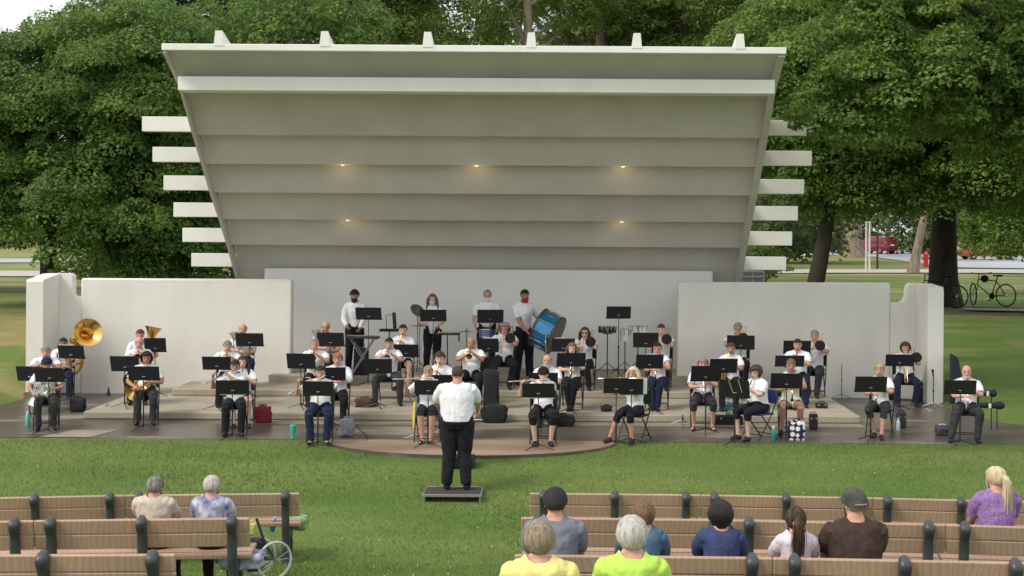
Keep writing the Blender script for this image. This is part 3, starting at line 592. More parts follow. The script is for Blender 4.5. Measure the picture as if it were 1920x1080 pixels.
def hair_mesh(hc, HM, style, g, strands=0):
    """a shell that follows the skull, cut at the hairline, plus locks for long styles"""
    st = {'short': (1.07, .33, -.12, -.62, .03), 'buzz': (1.03, .40, .0, -.45, .01), 'curly': (1.26, .30, -.12, -.55, .10), 'bald': (1.05, 9, -.10, -.60, .03), 'thin': (1.04, .62, -.05, -.6, .02),
          'bob': (1.32, .34, -1.05, -1.15, .06), 'long': (1.14, .40, -1.05, -1.1, .05), 'pony': (1.08, .38, -.28, -.72, .02), 'wavy': (1.42, .36, -.95, -1.0, .10), 'fluffy': (1.19, .36, -.50, -.93, .06)}[style]
    vol, zf, zs, zb, nz = st; R0 = (.084, .104, .104)
    nph, nth = 40, 22; V = []; Fs = []; ok = []; mbh = MB()
    for i in range(nth + 1):
        for k in range(nph):
            th = math.pi * (.02 + .86 * i / nth); ph = 2 * math.pi * k / nph
            d = Vector((math.sin(th) * math.sin(ph), -math.sin(th) * math.cos(ph), math.cos(th)))   # ph=0 faces front
            n = mnoise.noise(Vector((d.x * 4 + g.random() * .3, d.y * 4, d.z * 4 + hc.x * 50))) * nz
            low = smooth01((-d.z + .1) / .8) if zb < -.9 else 0
            front0 = -d.y; thr = zf if front0 > .42 else (zs + (zf - zs) * (front0 - .05) / .37 * (1 if zs > -.9 else .25) if front0 > .05 else (min(zs, 0) - .05 if front0 > -.35 else zb))
            if style != 'bald':
                thr += .07 * mnoise.noise(Vector((ph * 5, hc.x * 9, 0))); tp_ = smooth01((d.z - thr) / .30) if (front0 > .05 or zs > -.9) else 1; vol = 1.0 + (st[0] - 1.0) * (.12 + .88 * tp_)
            rxy = vol + n; fall = math.sin(th)
            q = Vector((d.x * R0[0] * rxy, d.y * R0[1] * rxy, d.z * R0[2] * (.6 + .4 * vol + n)))
            if low > 0: q.x = math.sin(ph) * R0[0] * rxy * max(fall, .55 + .45 * (1 - low)) * 1.02; q.y = -math.cos(ph) * R0[1] * rxy * max(fall, .6); q.z *= 1.08
            front = -d.y
            if style == 'bald': keep = d.z < .28 and front < .15 and d.z > -.58
            elif front > .05: keep = d.z > thr
            elif front > .05: keep = d.z > zs + (zf - zs) * (front - .05) / .37 * (1 if zs > -.9 else .25)
            elif front > -.35: keep = d.z > min(zs, 0) - .05
            else: keep = d.z > zb
            V.append(hc + HM @ (q + Vector((0, .006, .018)))); ok.append(keep)
    for i in range(nth):
        for k in range(nph):
            a, b = i * nph + k, i * nph + (k + 1) % nph; c, d2 = a + nph, b + nph
            if ok[a] and ok[b] and ok[c] and ok[d2]: Fs.append((a, c, d2, b))
    if style != 'bald': Fs.append(tuple(range(nph)))
    mbh.add(V, Fs)
    def P(x, y, z): return tuple(hc + HM @ Vector((x, y, z)))
    if style == 'long':
        for sx in (-1, 1):
            for o, yy in ((0, .02), (.010, -.025), (-.006, .055)):
                mbh.tube([P(sx * .05, yy, .08), P(sx * (.094 + o), yy, 0), P(sx * (.100 + o), yy, -.10), P(sx * (.098 + o * 2), yy - .01, -.20), P(sx * .085, yy - .02, -.29)], [(.02, .02), (.026, .026), (.026, .026), (.022, .022), .006], 8)
        mbh.tube([P(0, .07, .05), P(0, .105, -.05), P(0, .105, -.17), P(0, .10, -.27)], [(.06, .03), (.085, .03), (.085, .028), (.05, .012)], 10, side=(1, 0, 0))
    if style == 'pony':
        pts = [(0, .10, .03), (.004, .145, .02), (.006, .150, -.05), (.002, .135, -.14), (.01, .125, -.23), (.0, .12, -.30)]
        mbh.tube([P(*p) for p in pts], [.022, .030, .038, .040, .030, .006], 10)
    if style == 'curly' or (style == 'wavy' and not strands):
        for _ in range(46):
            ph = g.uniform(0, 6.28); th = g.uniform(.1, 1.9 if style == 'wavy' else 1.35); d = Vector((math.sin(th) * math.sin(ph), -math.sin(th) * math.cos(ph), math.cos(th)))
            if -d.y > .45 and d.z < .45: continue
            mbh.ell(hc + HM @ Vector((d.x * R0[0] * vol, d.y * R0[1] * vol, d.z * R0[2] * vol + .02)), (.024, .024, .022), 7, 5)
    if strands:
        for _ in range(strands):
            ph = g.uniform(0, 6.28); front = math.cos(ph)
            end = math.acos(max(-1, min(1, (zf if front > .42 else (zb if front < -.3 else zs)) if style != 'bald' else -.5))); th0 = g.uniform(.02, end * .75); rr = vol + g.uniform(-.01, .06) + (.06 if g.random() < .12 else 0); dph = g.normal() * .10; pts = []
            for q in range(6):
                th = th0 + (min(end + g.uniform(-.05, .12), th0 + 1.1) - th0) * q / 5; p2 = ph + dph * q / 5
                fall = max(math.sin(th), .55 if zb < -.9 and th > 1.57 else 0)
                pts.append(P(fall * math.sin(p2) * R0[0] * rr, -fall * math.cos(p2) * R0[1] * rr + .004, math.cos(th) * R0[2] * (.6 + .4 * rr) * (1.08 if zb < -.9 and th > 1.6 else 1) + .018))
            mbh.tube(pts, [.0012, .0022, .0026, .0026, .002, .0006], 3, cap=False)
        if style == 'pony':
            for _ in range(120):
                a = g.normal(0, .022); b = g.normal(0, .014); mbh.tube([P(a * .5, .13 + b, .03), P(a, .165 + b, -.03), P(a * 1.2, .158 + b, -.14), P(a * 1.2 + g.normal() * .01, .14 + b, -.27 - g.random() * .07)], [.002, .003, .003, .0006], 3, cap=False)
    return mbh

def person(label, px, ytop, s, hair='short', hc='brown', shirt='white', sleeve='short', pants='black', legs='long', shoe='black', skin=0, w=1.0, fem=False, pose='sit', rz=0, lean=.08, pitch=.1, yaw=0, L=None, Rr=None, Lp=None, Rp=None,
           knee=.14, foot=(.40, .13), foot2=None, group='concert band musicians', floor=None, mask=None, glasses=None, beard=None, hat=None, strands=0, nd=.012, vox=.0135, wide_hem=False, seat=.45, vis=True, dx=0, dress=False, sandals=False, arms=True):
    top = W(px, ytop, s); X, Y = top.x + dx, top.y
    fz = floor_z(X, Y) if floor is None else floor
    H = top.z - fz
    hat_h = .012 if hat else (.012 if hair not in ('bald', 'buzz') else 0)
    k = (H - hat_h - seat) / (.850 - nd) if pose == 'sit' else (H - hat_h) / (1.715 - nd)
    if pose == 'sit': k = max(.86, min(1.12, k))
    g = np.random.default_rng(int(px * 7 + ytop)); C = Vector
    hz = seat + .085 * k if pose == 'sit' else .95 * k
    yo = .045 * k          # pelvis sits behind the head
    fr = .92 if fem else 1.0
    def T(x, y, z): return C((x * k, yo + y * k - lean * z * k, hz + z * k))
    pel, wai, che, shl, nek = T(0, .01, -.02), T(0, .02, .15), T(0, .0, .33), T(0, .01, .455), T(0, .0, .53)
    mb = MB(); segs = []
    def limb(pts, rads, region, n=12, side=None, voxel=True):
        mb.tube([tuple(p) for p in pts], rads, n, side=side)
        for i in range(len(pts) - 1):
            ra = rads[i] if isinstance(rads[i], (int, float)) else sum(rads[i]) / 2; rb = rads[i + 1] if isinstance(rads[i + 1], (int, float)) else sum(rads[i + 1]) / 2
            segs.append((pts[i], pts[i + 1], ra, rb, region if isinstance(region, str) else region[i]))
    bw = .5 + .5 * w
    TW = [(.150 * w * fr + (.02 if fem else 0), .125 * w), (.140 * w * fr, .108 * w), (.158 * w * fr, .122 * bw), (.175 * fr * bw, .095), (.085, .065)]
    hipbot = T(0, .01, -.085) if pose == 'sit' else T(0, .01, -.10)
    tor = [hipbot, pel, wai, che, shl, T(0, .0, .50)]
    mb.tube([tuple(p) for p in tor], [(TW[0][0] * .8 * k, TW[0][1] * .8 * k)] + [(a * k, b * k) for a, b in TW], 18, side=(1, 0, 0))
    mb.tube([tuple(T(0, 0, .46)), tuple(T(0, -.01, .55)), tuple(T(0, -.02, .62))], [.062 * k * bw, .054 * k * bw, .052 * k], 12)
    for sx in (-1, 1): mb.tube([tuple(T(sx * .025, .012, .545)), tuple(T(sx * .075, .014, .482)), tuple(T(sx * .135 * bw, .014, .455))], [.028 * k, .034 * k, .042 * k * bw], 10)
    if w > 1.05: mb.ell(T(0, -.06 * w, .13), (.135 * w * k, .11 * w * k, .15 * k), 14, 10)
    if fem: mb.ell(T(-.07, -.085, .33), (.066 * k, .055 * k, .062 * k)); mb.ell(T(.07, -.085, .33), (.066 * k, .055 * k, .062 * k))
    # head, turned and tilted on the neck
    hk = k ** .6
    hcn = T(0, -.035, .647 - nd); HM = Matrix.Rotation(yaw, 3, 'Z') @ Matrix.Rotation(pitch, 3, 'X')
    hcn = hcn + HM @ C((0, 0, .0)); S = lambda x, y, z: hcn + HM @ (C((x, y, z)) * hk)
    mb.ell(S(0, .012, .030), (.078 * hk, .094 * hk, .088 * hk), 18, 14, HM); mb.ell(S(0, -.022, -.040), (.062 * hk, .066 * hk, .076 * hk), 16, 12, HM); mb.ell(S(0, -.056, -.095), (.026 * hk, .024 * hk, .02 * hk), 10, 8, HM)
    mb.tube([tuple(S(0, -.084, .018)), tuple(S(0, -.104, -.028)), tuple(S(0, -.086, -.040))], [.009, .016, .010], 8)
    for sx in (-1, 1): mb.ell(S(sx * .076, .008, -.010), (.010, .020, .030), 8, 8, HM)
    # arms
    SH = {}; 
    for sx, tgt, pole in ((-1, Rr, Rp), (1, L, Lp)):
        sh = T(sx * (.168 * bw * fr + .012), .012, .44)
        if not arms: continue
        if tgt is None: tgt = (sx * .13, -.30, hz + .10) if pose == 'sit' else (sx * .22, -.12, .86 * k)
        el, wr = ik(sh, tgt, .285 * k, .25 * k, pole or (sx * .6, .25, -1)); SH[sx] = (sh, el, wr)
        reg_u = {'short': ['s', 's', 'k'], 'long': ['s'] * 3, 'none': ['k'] * 3, 'cap': ['s', 'k', 'k']}[sleeve]
        m1 = sh.lerp(el, .35); m2 = sh.lerp(el, .72)
        limb([sh + C((-sx * .03, 0, .01)), m1, m2, el], [.056 * k * bw, .053 * k * bw, .046 * k * bw, .040 * k], reg_u)
        f1 = el.lerp(wr, .25); f2 = el.lerp(wr, .9)
        limb([el, f1, f2, wr], [.040 * k, .041 * k, .027 * k, .025 * k], ['s'] * 3 if sleeve == 'long' else ['k'] * 3)
    # legs
    foots = []
    for sx in (-1, 1):
        hip = T(sx * .085 * (.5 + .5 * w), 0, -.015)
        if pose == 'sit':
            kn = C((sx * knee * k, hip.y - .43 * k, max(seat + .055, .49 * k))); fy, fx = (foot if sx > 0 else (foot2 or foot))
            an = C((sx * fx * k, hip.y - fy * k - .03, .085 * k)); 
            sh_l = (kn - an).length
        else:
            an = C((sx * foot[1] * k, yo + .02, .085 * k)); kn = C((sx * .105 * k, yo - .02, .50 * k))
        lr = {'long': ['p', 'p', 'p', 'p', 'p'], 'capri': ['p', 'p', 'p', 'k', 'k'], 'short': ['p', 'p', 'k', 'k', 'k'], 'bare': ['p', 'k', 'k', 'k', 'k']}[legs]
        lw = (.6 + .4 * w) * (1.22 if pose == 'stand' else 1.05)
        limb([hip, hip.lerp(kn, .55), kn], [.092 * k * lw, .080 * k * lw, .060 * k * lw], lr[:2])
        limb([kn, kn.lerp(an, .30), kn.lerp(an, .55), an], [.060 * k * lw, .058 * k * lw, .052 * k * lw, .047 * k * lw] if legs == 'long' else [.058 * k * lw, .056 * k, .046 * k, .034 * k], lr[2:])
        toe = an + C((sx * .035, -.155 * k, -.050 * k)); heel = an + C((0, .045 * k, -.045 * k))
        limb([heel, an + C((0, -.05 * k, -.035 * k)), toe], [.034 * k, .040 * k, .026 * k], ['f', 'f'], side=(1, 0, 0))
    me = remesh(mb, vox, SKINS[skin]); nv = len(me.vertices); P = np.empty(nv * 3); me.vertices.foreach_get('co', P); P = P.reshape(-1, 3)
    # which garment covers which vertex
    best = np.full(nv, 1e9); reg = np.full(nv, 'k', dtype='<U1')
    for a, b, ra, rb, rg in segs:
        d, t = segdist(P, a, b, ra, rb); m = d < best; best[m] = d[m]; reg[m] = rg
    belt = -.01 if pose == 'sit' else .02
    if wide_hem: belt = -.06 if pose == 'sit' else -.08
    ctr = [(tor[i], tor[i + 1]) for i in range(5)]
    for i in range(5):
        ra = sum([TW[0], *TW][i]) / 2 * k; rb = sum([TW[0], *TW][i + 1]) / 2 * k
        d, t = segdist(P, tor[i], tor[i + 1], ra * .95, rb * .95); m = d < best - (.0 if i < 4 else -.0)
        best[m] = d[m]; reg[m] = 'S'
    zc = (P[:, 2] - hz) / k
    tm = reg == 'S'; reg[tm & (zc < belt)] = 'p'; reg[tm & (zc >= belt)] = 's'
    neckr = np.hypot(P[:, 0] - shl.x, P[:, 1] - (shl.y - lean * .05))
    reg[(reg == 's') & (zc > .495) & (neckr < .070 * k)] = 'k'
    reg[zc > .535] = 'k'
    if dress: reg[(reg == 'p')] = 's'
    if sandals: pass
    bm_me = me; bm_me.name = 'person_body'
    # facial features and hands join the body mesh
    ex = MB()
    if not (mask == 'none'):
        for sx in (-1, 1):
            ex.ell(S(sx * .030, -.0775, .004), (.013, .007, .0065), 8, 6, HM, mi=1); ex.ell(S(sx * .030, -.0835, .004), (.006, .004, .006), 6, 5, HM, mi=2)
            ex.tube([tuple(S(sx * .014, -.0845, .024)), tuple(S(sx * .032, -.0835, .029)), tuple(S(sx * .050, -.070, .022))], [.003, .0038, .002], 5, mi=2)
        ex.ell(S(0, -.0865, -.066), (.023, .008, .007), 10, 6, HM, mi=3)
    if arms:
        for sx in (-1, 1):
            sh, el, wr = SH[sx]; hd = (wr - el).normalized(); pd = C((-sx * .8, -.2, -.5)) if pose == 'sit' else C((-sx, -.3, 0))
            hand(ex, wr, hd, pd, k * .95, sx, 0, .75)
    e_me = ex.mesh('ex', [SKINS[skin], EYEW, DARK, LIP]); import bmesh
    bm = bmesh.new(); bm.from_mesh(bm_me); 
    for f in bm.faces: f.material_index = 0; f.smooth = True
    bm.from_mesh(e_me)
    body = bpy.data.meshes.new('body'); bm.to_mesh(body); bm.free(); bpy.data.meshes.remove(e_me)
    for m_ in (SKINS[skin], EYEW, DARK, LIP): body.materials.append(m_)
    root = thing('person', label, 'person', (X, Y, fz), R(rz), group)
    bo = bpy.data.objects.new('body', body); col.objects.link(bo); bo.parent = root
    # garments: shells over the covered parts of the body
    nf = len(bm_me.polygons); Fv = [tuple(p.vertices) for p in bm_me.polygons]; NV = np.empty(nv * 3); bm_me.vertices.foreach_get('normal', NV); NV = NV.reshape(-1, 3)
    def shell(name, code, off, wr_, m, hem=0):
        wr_ = wr_ * (1.5 if mask == 'none' else 1.15)
        sel = [f for f in Fv if sum(1 for i in f if reg[i] == code) * 2 >= len(f)]
        if not sel: return
        ids = sorted({i for f in sel for i in f}); mp_ = {i: j for j, i in enumerate(ids)}; idx = np.array(ids); Q = P[idx].copy(); Nn = NV[idx]
        dn = np.array([mnoise.noise(Vector((q[0] * 9 + px, q[1] * 9, q[2] * 6))) * .7 + mnoise.noise(Vector((q[0] * 22, q[1] * 22 + px, q[2] * 15))) * .45 for q in Q])
        Q += Nn * (off + wr_ * dn)[:, None]
        if code == 's' and hem: 
            f_ = np.clip((.10 - zc[idx]) / .12, 0, 1); Q += Nn * (f_ * hem)[:, None]
        m2 = bpy.data.meshes.new(name); m2.from_pydata([tuple(q) for q in Q], [], [tuple(mp_[i] for i in f) for f in sel]); m2.materials.append(m); m2.shade_smooth(); m2.update()
        # relax the cut edge so that it runs clean
        bmm = bmesh.new(); bmm.from_mesh(m2); bv = [v for v in bmm.verts if v.is_boundary]
        for _ in range(4):
            new = {}
            for v in bv:
                nb = [e.other_vert(v) for e in v.link_edges if e.is_boundary]
                if len(nb) == 2: new[v] = v.co * .4 + (nb[0].co + nb[1].co) * .3
            for v, c_ in new.items(): v.co = c_
        bmm.to_mesh(m2); bmm.free()
        o_ = bpy.data.objects.new(name, m2); col.objects.link(o_); o_.parent = root; return o_
    shell('dress' if dress else 'shirt', 's', .017, .011, CL[shirt], .02 if wide_hem else .0)
    if not dress: shell({'long': 'trousers', 'capri': 'capri_trousers', 'short': 'shorts', 'bare': 'skirt'}[legs], 'p', .009, .010, CL[pants])
    if sandals:
        sm = MB()
        for sx in (-1, 1):
            an = None
        shell_m = [i for i in range(nv)]
        zf = P[:, 2] < .030 * k; reg[(reg == 'f') & ~zf] = 'x'; band = (reg == 'x') & (np.abs(np.modf(P[:, 1] * 12)[0]) < .45); reg[band] = 'f'
    reg[(reg == 'f') & (P[:, 0] > 0)] = 'g'
    shell('shoe', 'f', .006, .001, SHOE[shoe]); shell('shoe', 'g', .006, .001, SHOE[shoe])
    # hair, hat, glasses, mask, beard
    hs = hair
    if hs: 
        hm = hair_mesh(hcn, HM * hk, hs, g, strands); hm.build('hair', HAIR[hc], root, ang=80)
    if hat:
        hmb = MB(); V = []; nph, nth = 24, 10
        for i in range(nth + 1):
            th = math.pi / 2 * (i / nth) * 1.08 + .02
            for q in range(nph):
                ph = 2 * math.pi * q / nph; V.append(S(math.sin(th) * math.sin(ph) * .100, -math.sin(th) * math.cos(ph) * .120 + .006, math.cos(th) * .108 + .030 - .03 * max(0, -math.cos(ph)) * math.sin(th) ** 3))
        hmb.add(V, [(i * nph + q, (i + 1) * nph + q, (i + 1) * nph + (q + 1) % nph, i * nph + (q + 1) % nph) for i in range(nth) for q in range(nph)] + [tuple(range(nph))])
        cm = {'cap': SKINMAT_CAP, 'greycap': CAPG, 'band': CL['navy'], 'bandana': CL['black']}[hat]
        co_ = hmb.build('cap' if 'cap' in hat else 'headband', cm, root, ang=80)
        if 'cap' in hat:
            b = MB(); b.tube([tuple(S(0, -.08, .040)), tuple(S(0, -.13, .042)), tuple(S(0, -.175, .030))], [(.085, .006), (.080, .006), (.045, .004)], 16, side=(1, 0, 0)); b.build('brim', cm, co_)
            b = MB(); b.tube([tuple(S(x, .124 - abs(x) * .25, .012)) for x in (-.05, -.025, 0, .025, .05)], .007, 6); b.build('strap', mat('strap_tan', (.30, .27, .21), .7) if hat == 'greycap' else cm, co_)
    if glasses:
        gm = MB(); big = glasses == 'sun'
        for sx in (-1, 1):
            if big: gm.ell(S(sx * .031, -.089, .003), (.024, .006, .018), 12, 6, HM)
            else: gm.tube([tuple(S(sx * .031 + .021 * math.cos(a), -.092, .003 + .015 * math.sin(a))) for a in np.linspace(0, 6.28, 12, False)], .0022, 5, closed=True)
            gm.tube([tuple(S(sx * .052, -.088, .006)), tuple(S(sx * .078, -.0, .006))], .0022, 5)
        gm.tube([tuple(S(-.011, -.094, .006)), tuple(S(.011, -.094, .006))], .0022, 5); gm.build('sunglasses' if big else 'glasses', BLACK, root)
    if mask or beard:
        rgb = {'black': (.02, .02, .022), 'red': (.38, .03, .045), 'white': (.78, .77, .74), 'pale': (.62, .60, .60)}.get(mask or '', (.55, .53, .50))
        mm = MB(); V = []; nu, nv_ = 12, 8
        for i in range(nv_ + 1):
            for q in range(nu + 1):
                a = (q / nu - .5) * 2.5; z = -.018 - .100 * i / nv_ if not beard else -.045 - .085 * i / nv_; b_ = 1 - .35 * (i / nv_) ** 2
                V.append(S(math.sin(a) * .074 * b_, -.022 - math.cos(a) * (.082 + (.010 if not beard else .004) * math.cos(a)) * (b_ * .5 + .5), z))
        mm.add(V, [(i * (nu + 1) + q, (i + 1) * (nu + 1) + q, (i + 1) * (nu + 1) + q + 1, i * (nu + 1) + q + 1) for i in range(nv_) for q in range(nu)])
        mm.build('beard' if beard else 'face_mask', mat('mask_' + (mask or beard), rgb, .85), root)
    bpy.data.meshes.remove(bm_me)
    mouth = S(0, -.093, -.066)
    return dict(root=root, M=mouth, k=k, X=X, Y=Y, fz=fz, hz=hz, rz=rz, head=hcn, S=S)

# ------------------------------------------------------------------ folding chairs
def make_chair(m_back, label):
    t = thing('folding_chair', label, 'chair', (0, -60, 0), 0, 'folding chairs of the band')
    MB().box((0, .0, .435), (.40, .39, .028), bev=.012).build('seat', m_back, t)
    b = MB(); V = []
    for i in range(4):
        for q in range(7):
            x = (q / 6 - .5) * .42; V.append((x, .215 - (1 - (x / .21) ** 2) * -.03 + i * .012, .60 + i * .075))
    b.add(V + [(x, y + .014, z) for x, y, z in V], [(i * 7 + q, i * 7 + q + 1, (i + 1) * 7 + q + 1, (i + 1) * 7 + q) for i in range(3) for q in range(6)] + [(28 + i * 7 + q, 28 + (i + 1) * 7 + q, 28 + (i + 1) * 7 + q + 1, 28 + i * 7 + q + 1) for i in range(3) for q in range(6)])
    b.build('backrest', m_back, t)
    for sx in (-1, 1):
        MB().tube([(sx * .215, .255, .84), (sx * .215, .20, .62), (sx * .215, .10, .43), (sx * .215, -.20, .01)], .0115, 7).build('leg', BLACK, t)
        MB().tube([(sx * .190, -.12, .43), (sx * .190, .26, .01)], .0115, 7).build('leg', BLACK, t)
    MB().tube([(-.215, -.155, .10), (.215, -.155, .10)], .009, 6).build('crossbar', BLACK, t); MB().tube([(-.19, .20, .08), (.19, .20, .08)], .009, 6).build('crossbar', BLACK, t)
    return t
CH = {'black': make_chair(BLKFAB, 'black folding chair'), 'blue': make_chair(mat('blue_canvas', (.035, .055, .20), .8, bump=.2), 'blue folding chair')}
used = set()
def chair_at(x, y, fz, rz, label, kind='black'):
    o = CH[kind] if kind not in used else copy_tree(CH[kind]); used.add(kind)
    o.location = (x, y, fz); o.rotation_euler = (0, 0, R(rz)); o['label'] = label

# ------------------------------------------------------------------ music stands
def music_stand(rect, s, label, rz=None, floor=None, tilt=17, pages=None, w=None, drop=0):
    x0, y0, x1, y1 = rect; c = W((x0 + x1) / 2, (y0 + y1) / 2, s); g = np.random.default_rng(int(x0 * 3 + y0)); fz = floor_z(c.x, c.y) if floor is None else floor
    rz = g.uniform(-9, 9) if rz is None else rz
    t = thing('music_stand', label, 'music stand', (c.x, c.y, fz), R(rz), 'black music stands of the band')
    h = c.z - fz; Wd = w or min(.56, (x1 - x0) / s / max(.3, math.cos(R(rz)))); Hd = (y1 - y0) / s / math.cos(R(tilt)) * .97
    M = Matrix.Rotation(R(tilt), 3, 'X')
    d = MB(); d.box((0, 0, h), (Wd, .006, Hd), M, bev=.002)
    lo = Vector((0, 0, h)) + M @ Vector((0, .03, -Hd / 2)); d.box(lo, (Wd, .06, .006), M)
    dk_ = d.build('desk', DESK, t)
    b = MB(); bc = Vector((0, 0, h)) + M @ Vector((0, -.012, -Hd * .22)); b.box(bc, (.055, .010, .018), M, bev=.003); b.build('bracket', CHROME, dk_)
    p = MB(); ph = bc.z
    p.tube([(0, bc.y - .012, ph), (0, -.018, ph - .12), (0, 0, ph - .2), (0, 0, h * .45)], .0085, 7); p.tube([(0, 0, h * .55), (0, 0, .05)], .0125, 8); p.lathe((0, 0, h * .52), (0, 0, 1), [(0, .014), (.005, .02), (.045, .02), (.05, .012)], 8)
    p.build('pole', BLACK, t)
    a0 = g.uniform(0, 120)
    f = MB()
    for a in (a0, a0 + 120, a0 + 240):
        ca, sa = math.cos(R(a)), math.sin(R(a)); f.tube([(0, 0, .11), (ca * .08, sa * .08, .075), (ca * .27, sa * .27, .012)], [(.010, .010), .010, .007], 6)
    f.build('tripod_base', BLACK, t)
    if pages:
        q = MB(); pr = (Vector((0, 0, h)) + M @ Vector((0, .012, pages[2])))
        q.box(pr + Vector((pages[0], 0, 0)), (pages[1], .004, Hd), M)
        o = q.build('sheet_music', mat('paper', (.78, .77, .72), .7), loc=t.location); o.rotation_euler = t.rotation_euler
        tag(o, 'white sheet music on the ' + label.replace('black music stand ', 'stand '), 'sheet music')
    return t

# ------------------------------------------------------------------ instruments, in the player's own frame
def bell_prof(L, r0, r1, n=12, p=3.2): return [(L * i / n, r0 + (r1 - r0) * ((i / n) ** p)) for i in range(n + 1)]
def add_bell(mb, p, d, L, r0, r1, p_=3.2, n=20, th=.004, mi=0):
    pr = bell_prof(L, r0, r1, p=p_); inner = [(t + .002, max(.002, r - th)) for t, r in pr][::-1]
    mb.lathe(p, d, pr + inner, n, mi)
def inst(kind, P, label, metal=None):
    M = P['M']; k = P['k']; V = Vector
    name = {'horn': 'french_horn'}.get(kind, kind); cat = {'horn': 'french horn'}.get(kind, kind)
    gr = {'trumpet': 'trumpets and cornets', 'flute': 'silver flutes', 'clarinet': 'black clarinets', 'trombone': 'trombones', 'horn': 'french horns', 'saxophone': 'saxophones'}.get(kind)
    t = thing(name, label, cat, (P['X'], P['Y'], P['fz']), R(P['rz']), gr); mt = metal or BRASS
    if kind == 'trumpet':
        d = V((0, -1, -.30)).normalized(); up = V((0, -.3, 1)).normalized(); s1 = V((.02, 0, 0))
        b = MB(); b.tube([M, M + d * .06, M + d * .36, M + d * .40 - up * .03, M + d * .36 - up * .06, M + d * .18 - up * .06], .0065, 7); b.tube([M + d * .10 - up * .01, M + d * .06 - up * .035, M + d * .10 - up * .06, M + d * .2 - up * .06], .0065, 7)
        b.build('tubing', mt, t); b = MB(); add_bell(b, M + d * .20 + s1 * 0, d, .28, .008, .062); b.build('bell', mt, t)
        for q in range(3): b = MB(); b.tube([M + d * (.20 + q * .028) - up * .085, M + d * (.20 + q * .028) + up * .045], .0105, 8); b.build('valve', mt, t)
        b = MB(); b.lathe(M - d * .012, d, [(0, .013), (.02, .006), (.07, .005)], 10); b.build('mouthpiece', SILVER, t)
    elif kind == 'flute':
        d = V((-1, -.12, P.get('droop', -.14))).normalized(); b = MB(); b.tube([M - d * .10 + V((0, -.015, 0)), M + d * .58 + V((0, -.015, 0))], .0105, 8); b.build('tube', SILVER, t)
        b = MB(); b.tube([M + d * .13 + V((0, -.022, .006)), M + d * .52 + V((0, -.022, .006))], .003, 5); [b.lathe(M + d * (.14 + q * .03) + V((0, -.022, .006)), (0, -.4, 1), [(0, .009), (.006, .009), (.008, 0)], 8) for q in range(13)]; b.build('keys', SILVER, t)
        b = MB(); b.ell(M + V((0, -.012, .004)), (.016, .010, .007), 10, 6); b.build('lip_plate', SILVER, t)
    elif kind == 'clarinet':
        d = V((0, -.55, -.84)).normalized(); b = MB(); b.tube([M, M + d * .06, M + d * .10, M + d * .50], [.005, .009, .013, .013], 8); b.build('tube', EBONY, t)
        b = MB(); add_bell(b, M + d * .50, d, .09, .014, .032, 2); b.build('bell', EBONY, t)
        b = MB(); b.tube([M + d * .14 + V((0, -.014, .010)), M + d * .46 + V((0, -.014, .010))], .003, 5); [b.lathe(M + d * q + V((0, -.012, .008)), (0, -.8, .5), [(0, .008), (.005, .008), (.006, 0)], 7) for q in (.15, .19, .23, .32, .36, .40, .45)]; b.build('keys', SILVER, t)
    elif kind == 'saxophone':
        b = MB(); p0 = M; p1 = M + V((-.01, -.08, .02)); p2 = M + V((-.02, -.12, -.03)); p3 = M + V((-.10, -.13, -.50)); p4 = p3 + V((-.01, -.06, -.05)); p5 = p3 + V((0, -.11, .0))
        b.tube([p0, p1, p2, p2.lerp(p3, .5), p3, p4, p5], [.006, .009, .013, .024, .034, .037, .038], 12); b.build('tube', mt, t)
        b = MB(); add_bell(b, p5, V((.04, -.32, 1)), .20, .038, .068, 2); b.build('bell', mt, t)
        b = MB(); b.tube([p2.lerp(p3, .15) + V((0, -.035, 0)), p2.lerp(p3, .95) + V((0, -.035, 0))], .004, 5); [b.lathe(p2.lerp(p3, q) + V((0, -.03, 0)), (0, -1, 0), [(0, .016), (.008, .016), (.01, 0)], 9) for q in (.2, .3, .4, .55, .65, .78, .9)]; b.build('keys', mt, t)
        b = MB(); b.tube([M, M + V((0, -.05, .012))], [.007, .011], 8); b.build('mouthpiece', EBONY, t)
    elif kind == 'trombone':
        d = V((-.03, -1, P.get('slide', -.55))).normalized(); L = P.get('slen', .55)
        b = MB(); a = M; e = M + d * (L + .18); o_ = V((-.055, 0, -.01)); b.tube([a, a + d * .3, e, e + o_ * .5 + d * .02, e + o_, a + d * .12 + o_], .007, 8); b.tube([a + d * .12, a + d * .12 + o_], .006, 6); b.build('slide', mt, t)
        b = MB(); dn = V((.0, -1, -.18)).normalized(); q = M + V((.135, -.05, -.03)); b.tube([a + d * .12 + V((0, 0, 0)), M + V((.07, -.10, -.02)), M + V((.115, .0, .02)), M + V((.13, .18, .10)), M + V((.155, .22, .13)), M + V((.175, .18, .11)), M + V((.165, .02, .02)), q + V((.02, -.06, 0))], [.007, .007, .007, .008, .008, .009, .010, .011], 8); b.build('tubing', mt, t)
        b = MB(); q2 = q + V((.02, -.06, 0)); add_bell(b, q2, dn, .26, .011, .100, 3); b.build('bell', mt, t)
        b = MB(); b.lathe(q2 + dn * .262, dn, [(0, .0), (.0, .108), (.012, .110), (.016, .0)], 20); b.build('bell_cover', BLKFAB, t)
        b = MB(); b.lathe(M - d * .010, d, [(0, .015), (.02, .007), (.07, .006)], 10); b.build('mouthpiece', SILVER, t)
    elif kind == 'horn':
        c = V((-.06, -.26, P['hz'] + .20)); b = MB()
        for r, z in ((.14, 0), (.115, .02), (.09, -.02)): b.tube([c + V((r * math.cos(q), z, r * math.sin(q))) for q in np.linspace(0, 6.28, 22, False)], .0085, 7, closed=True)
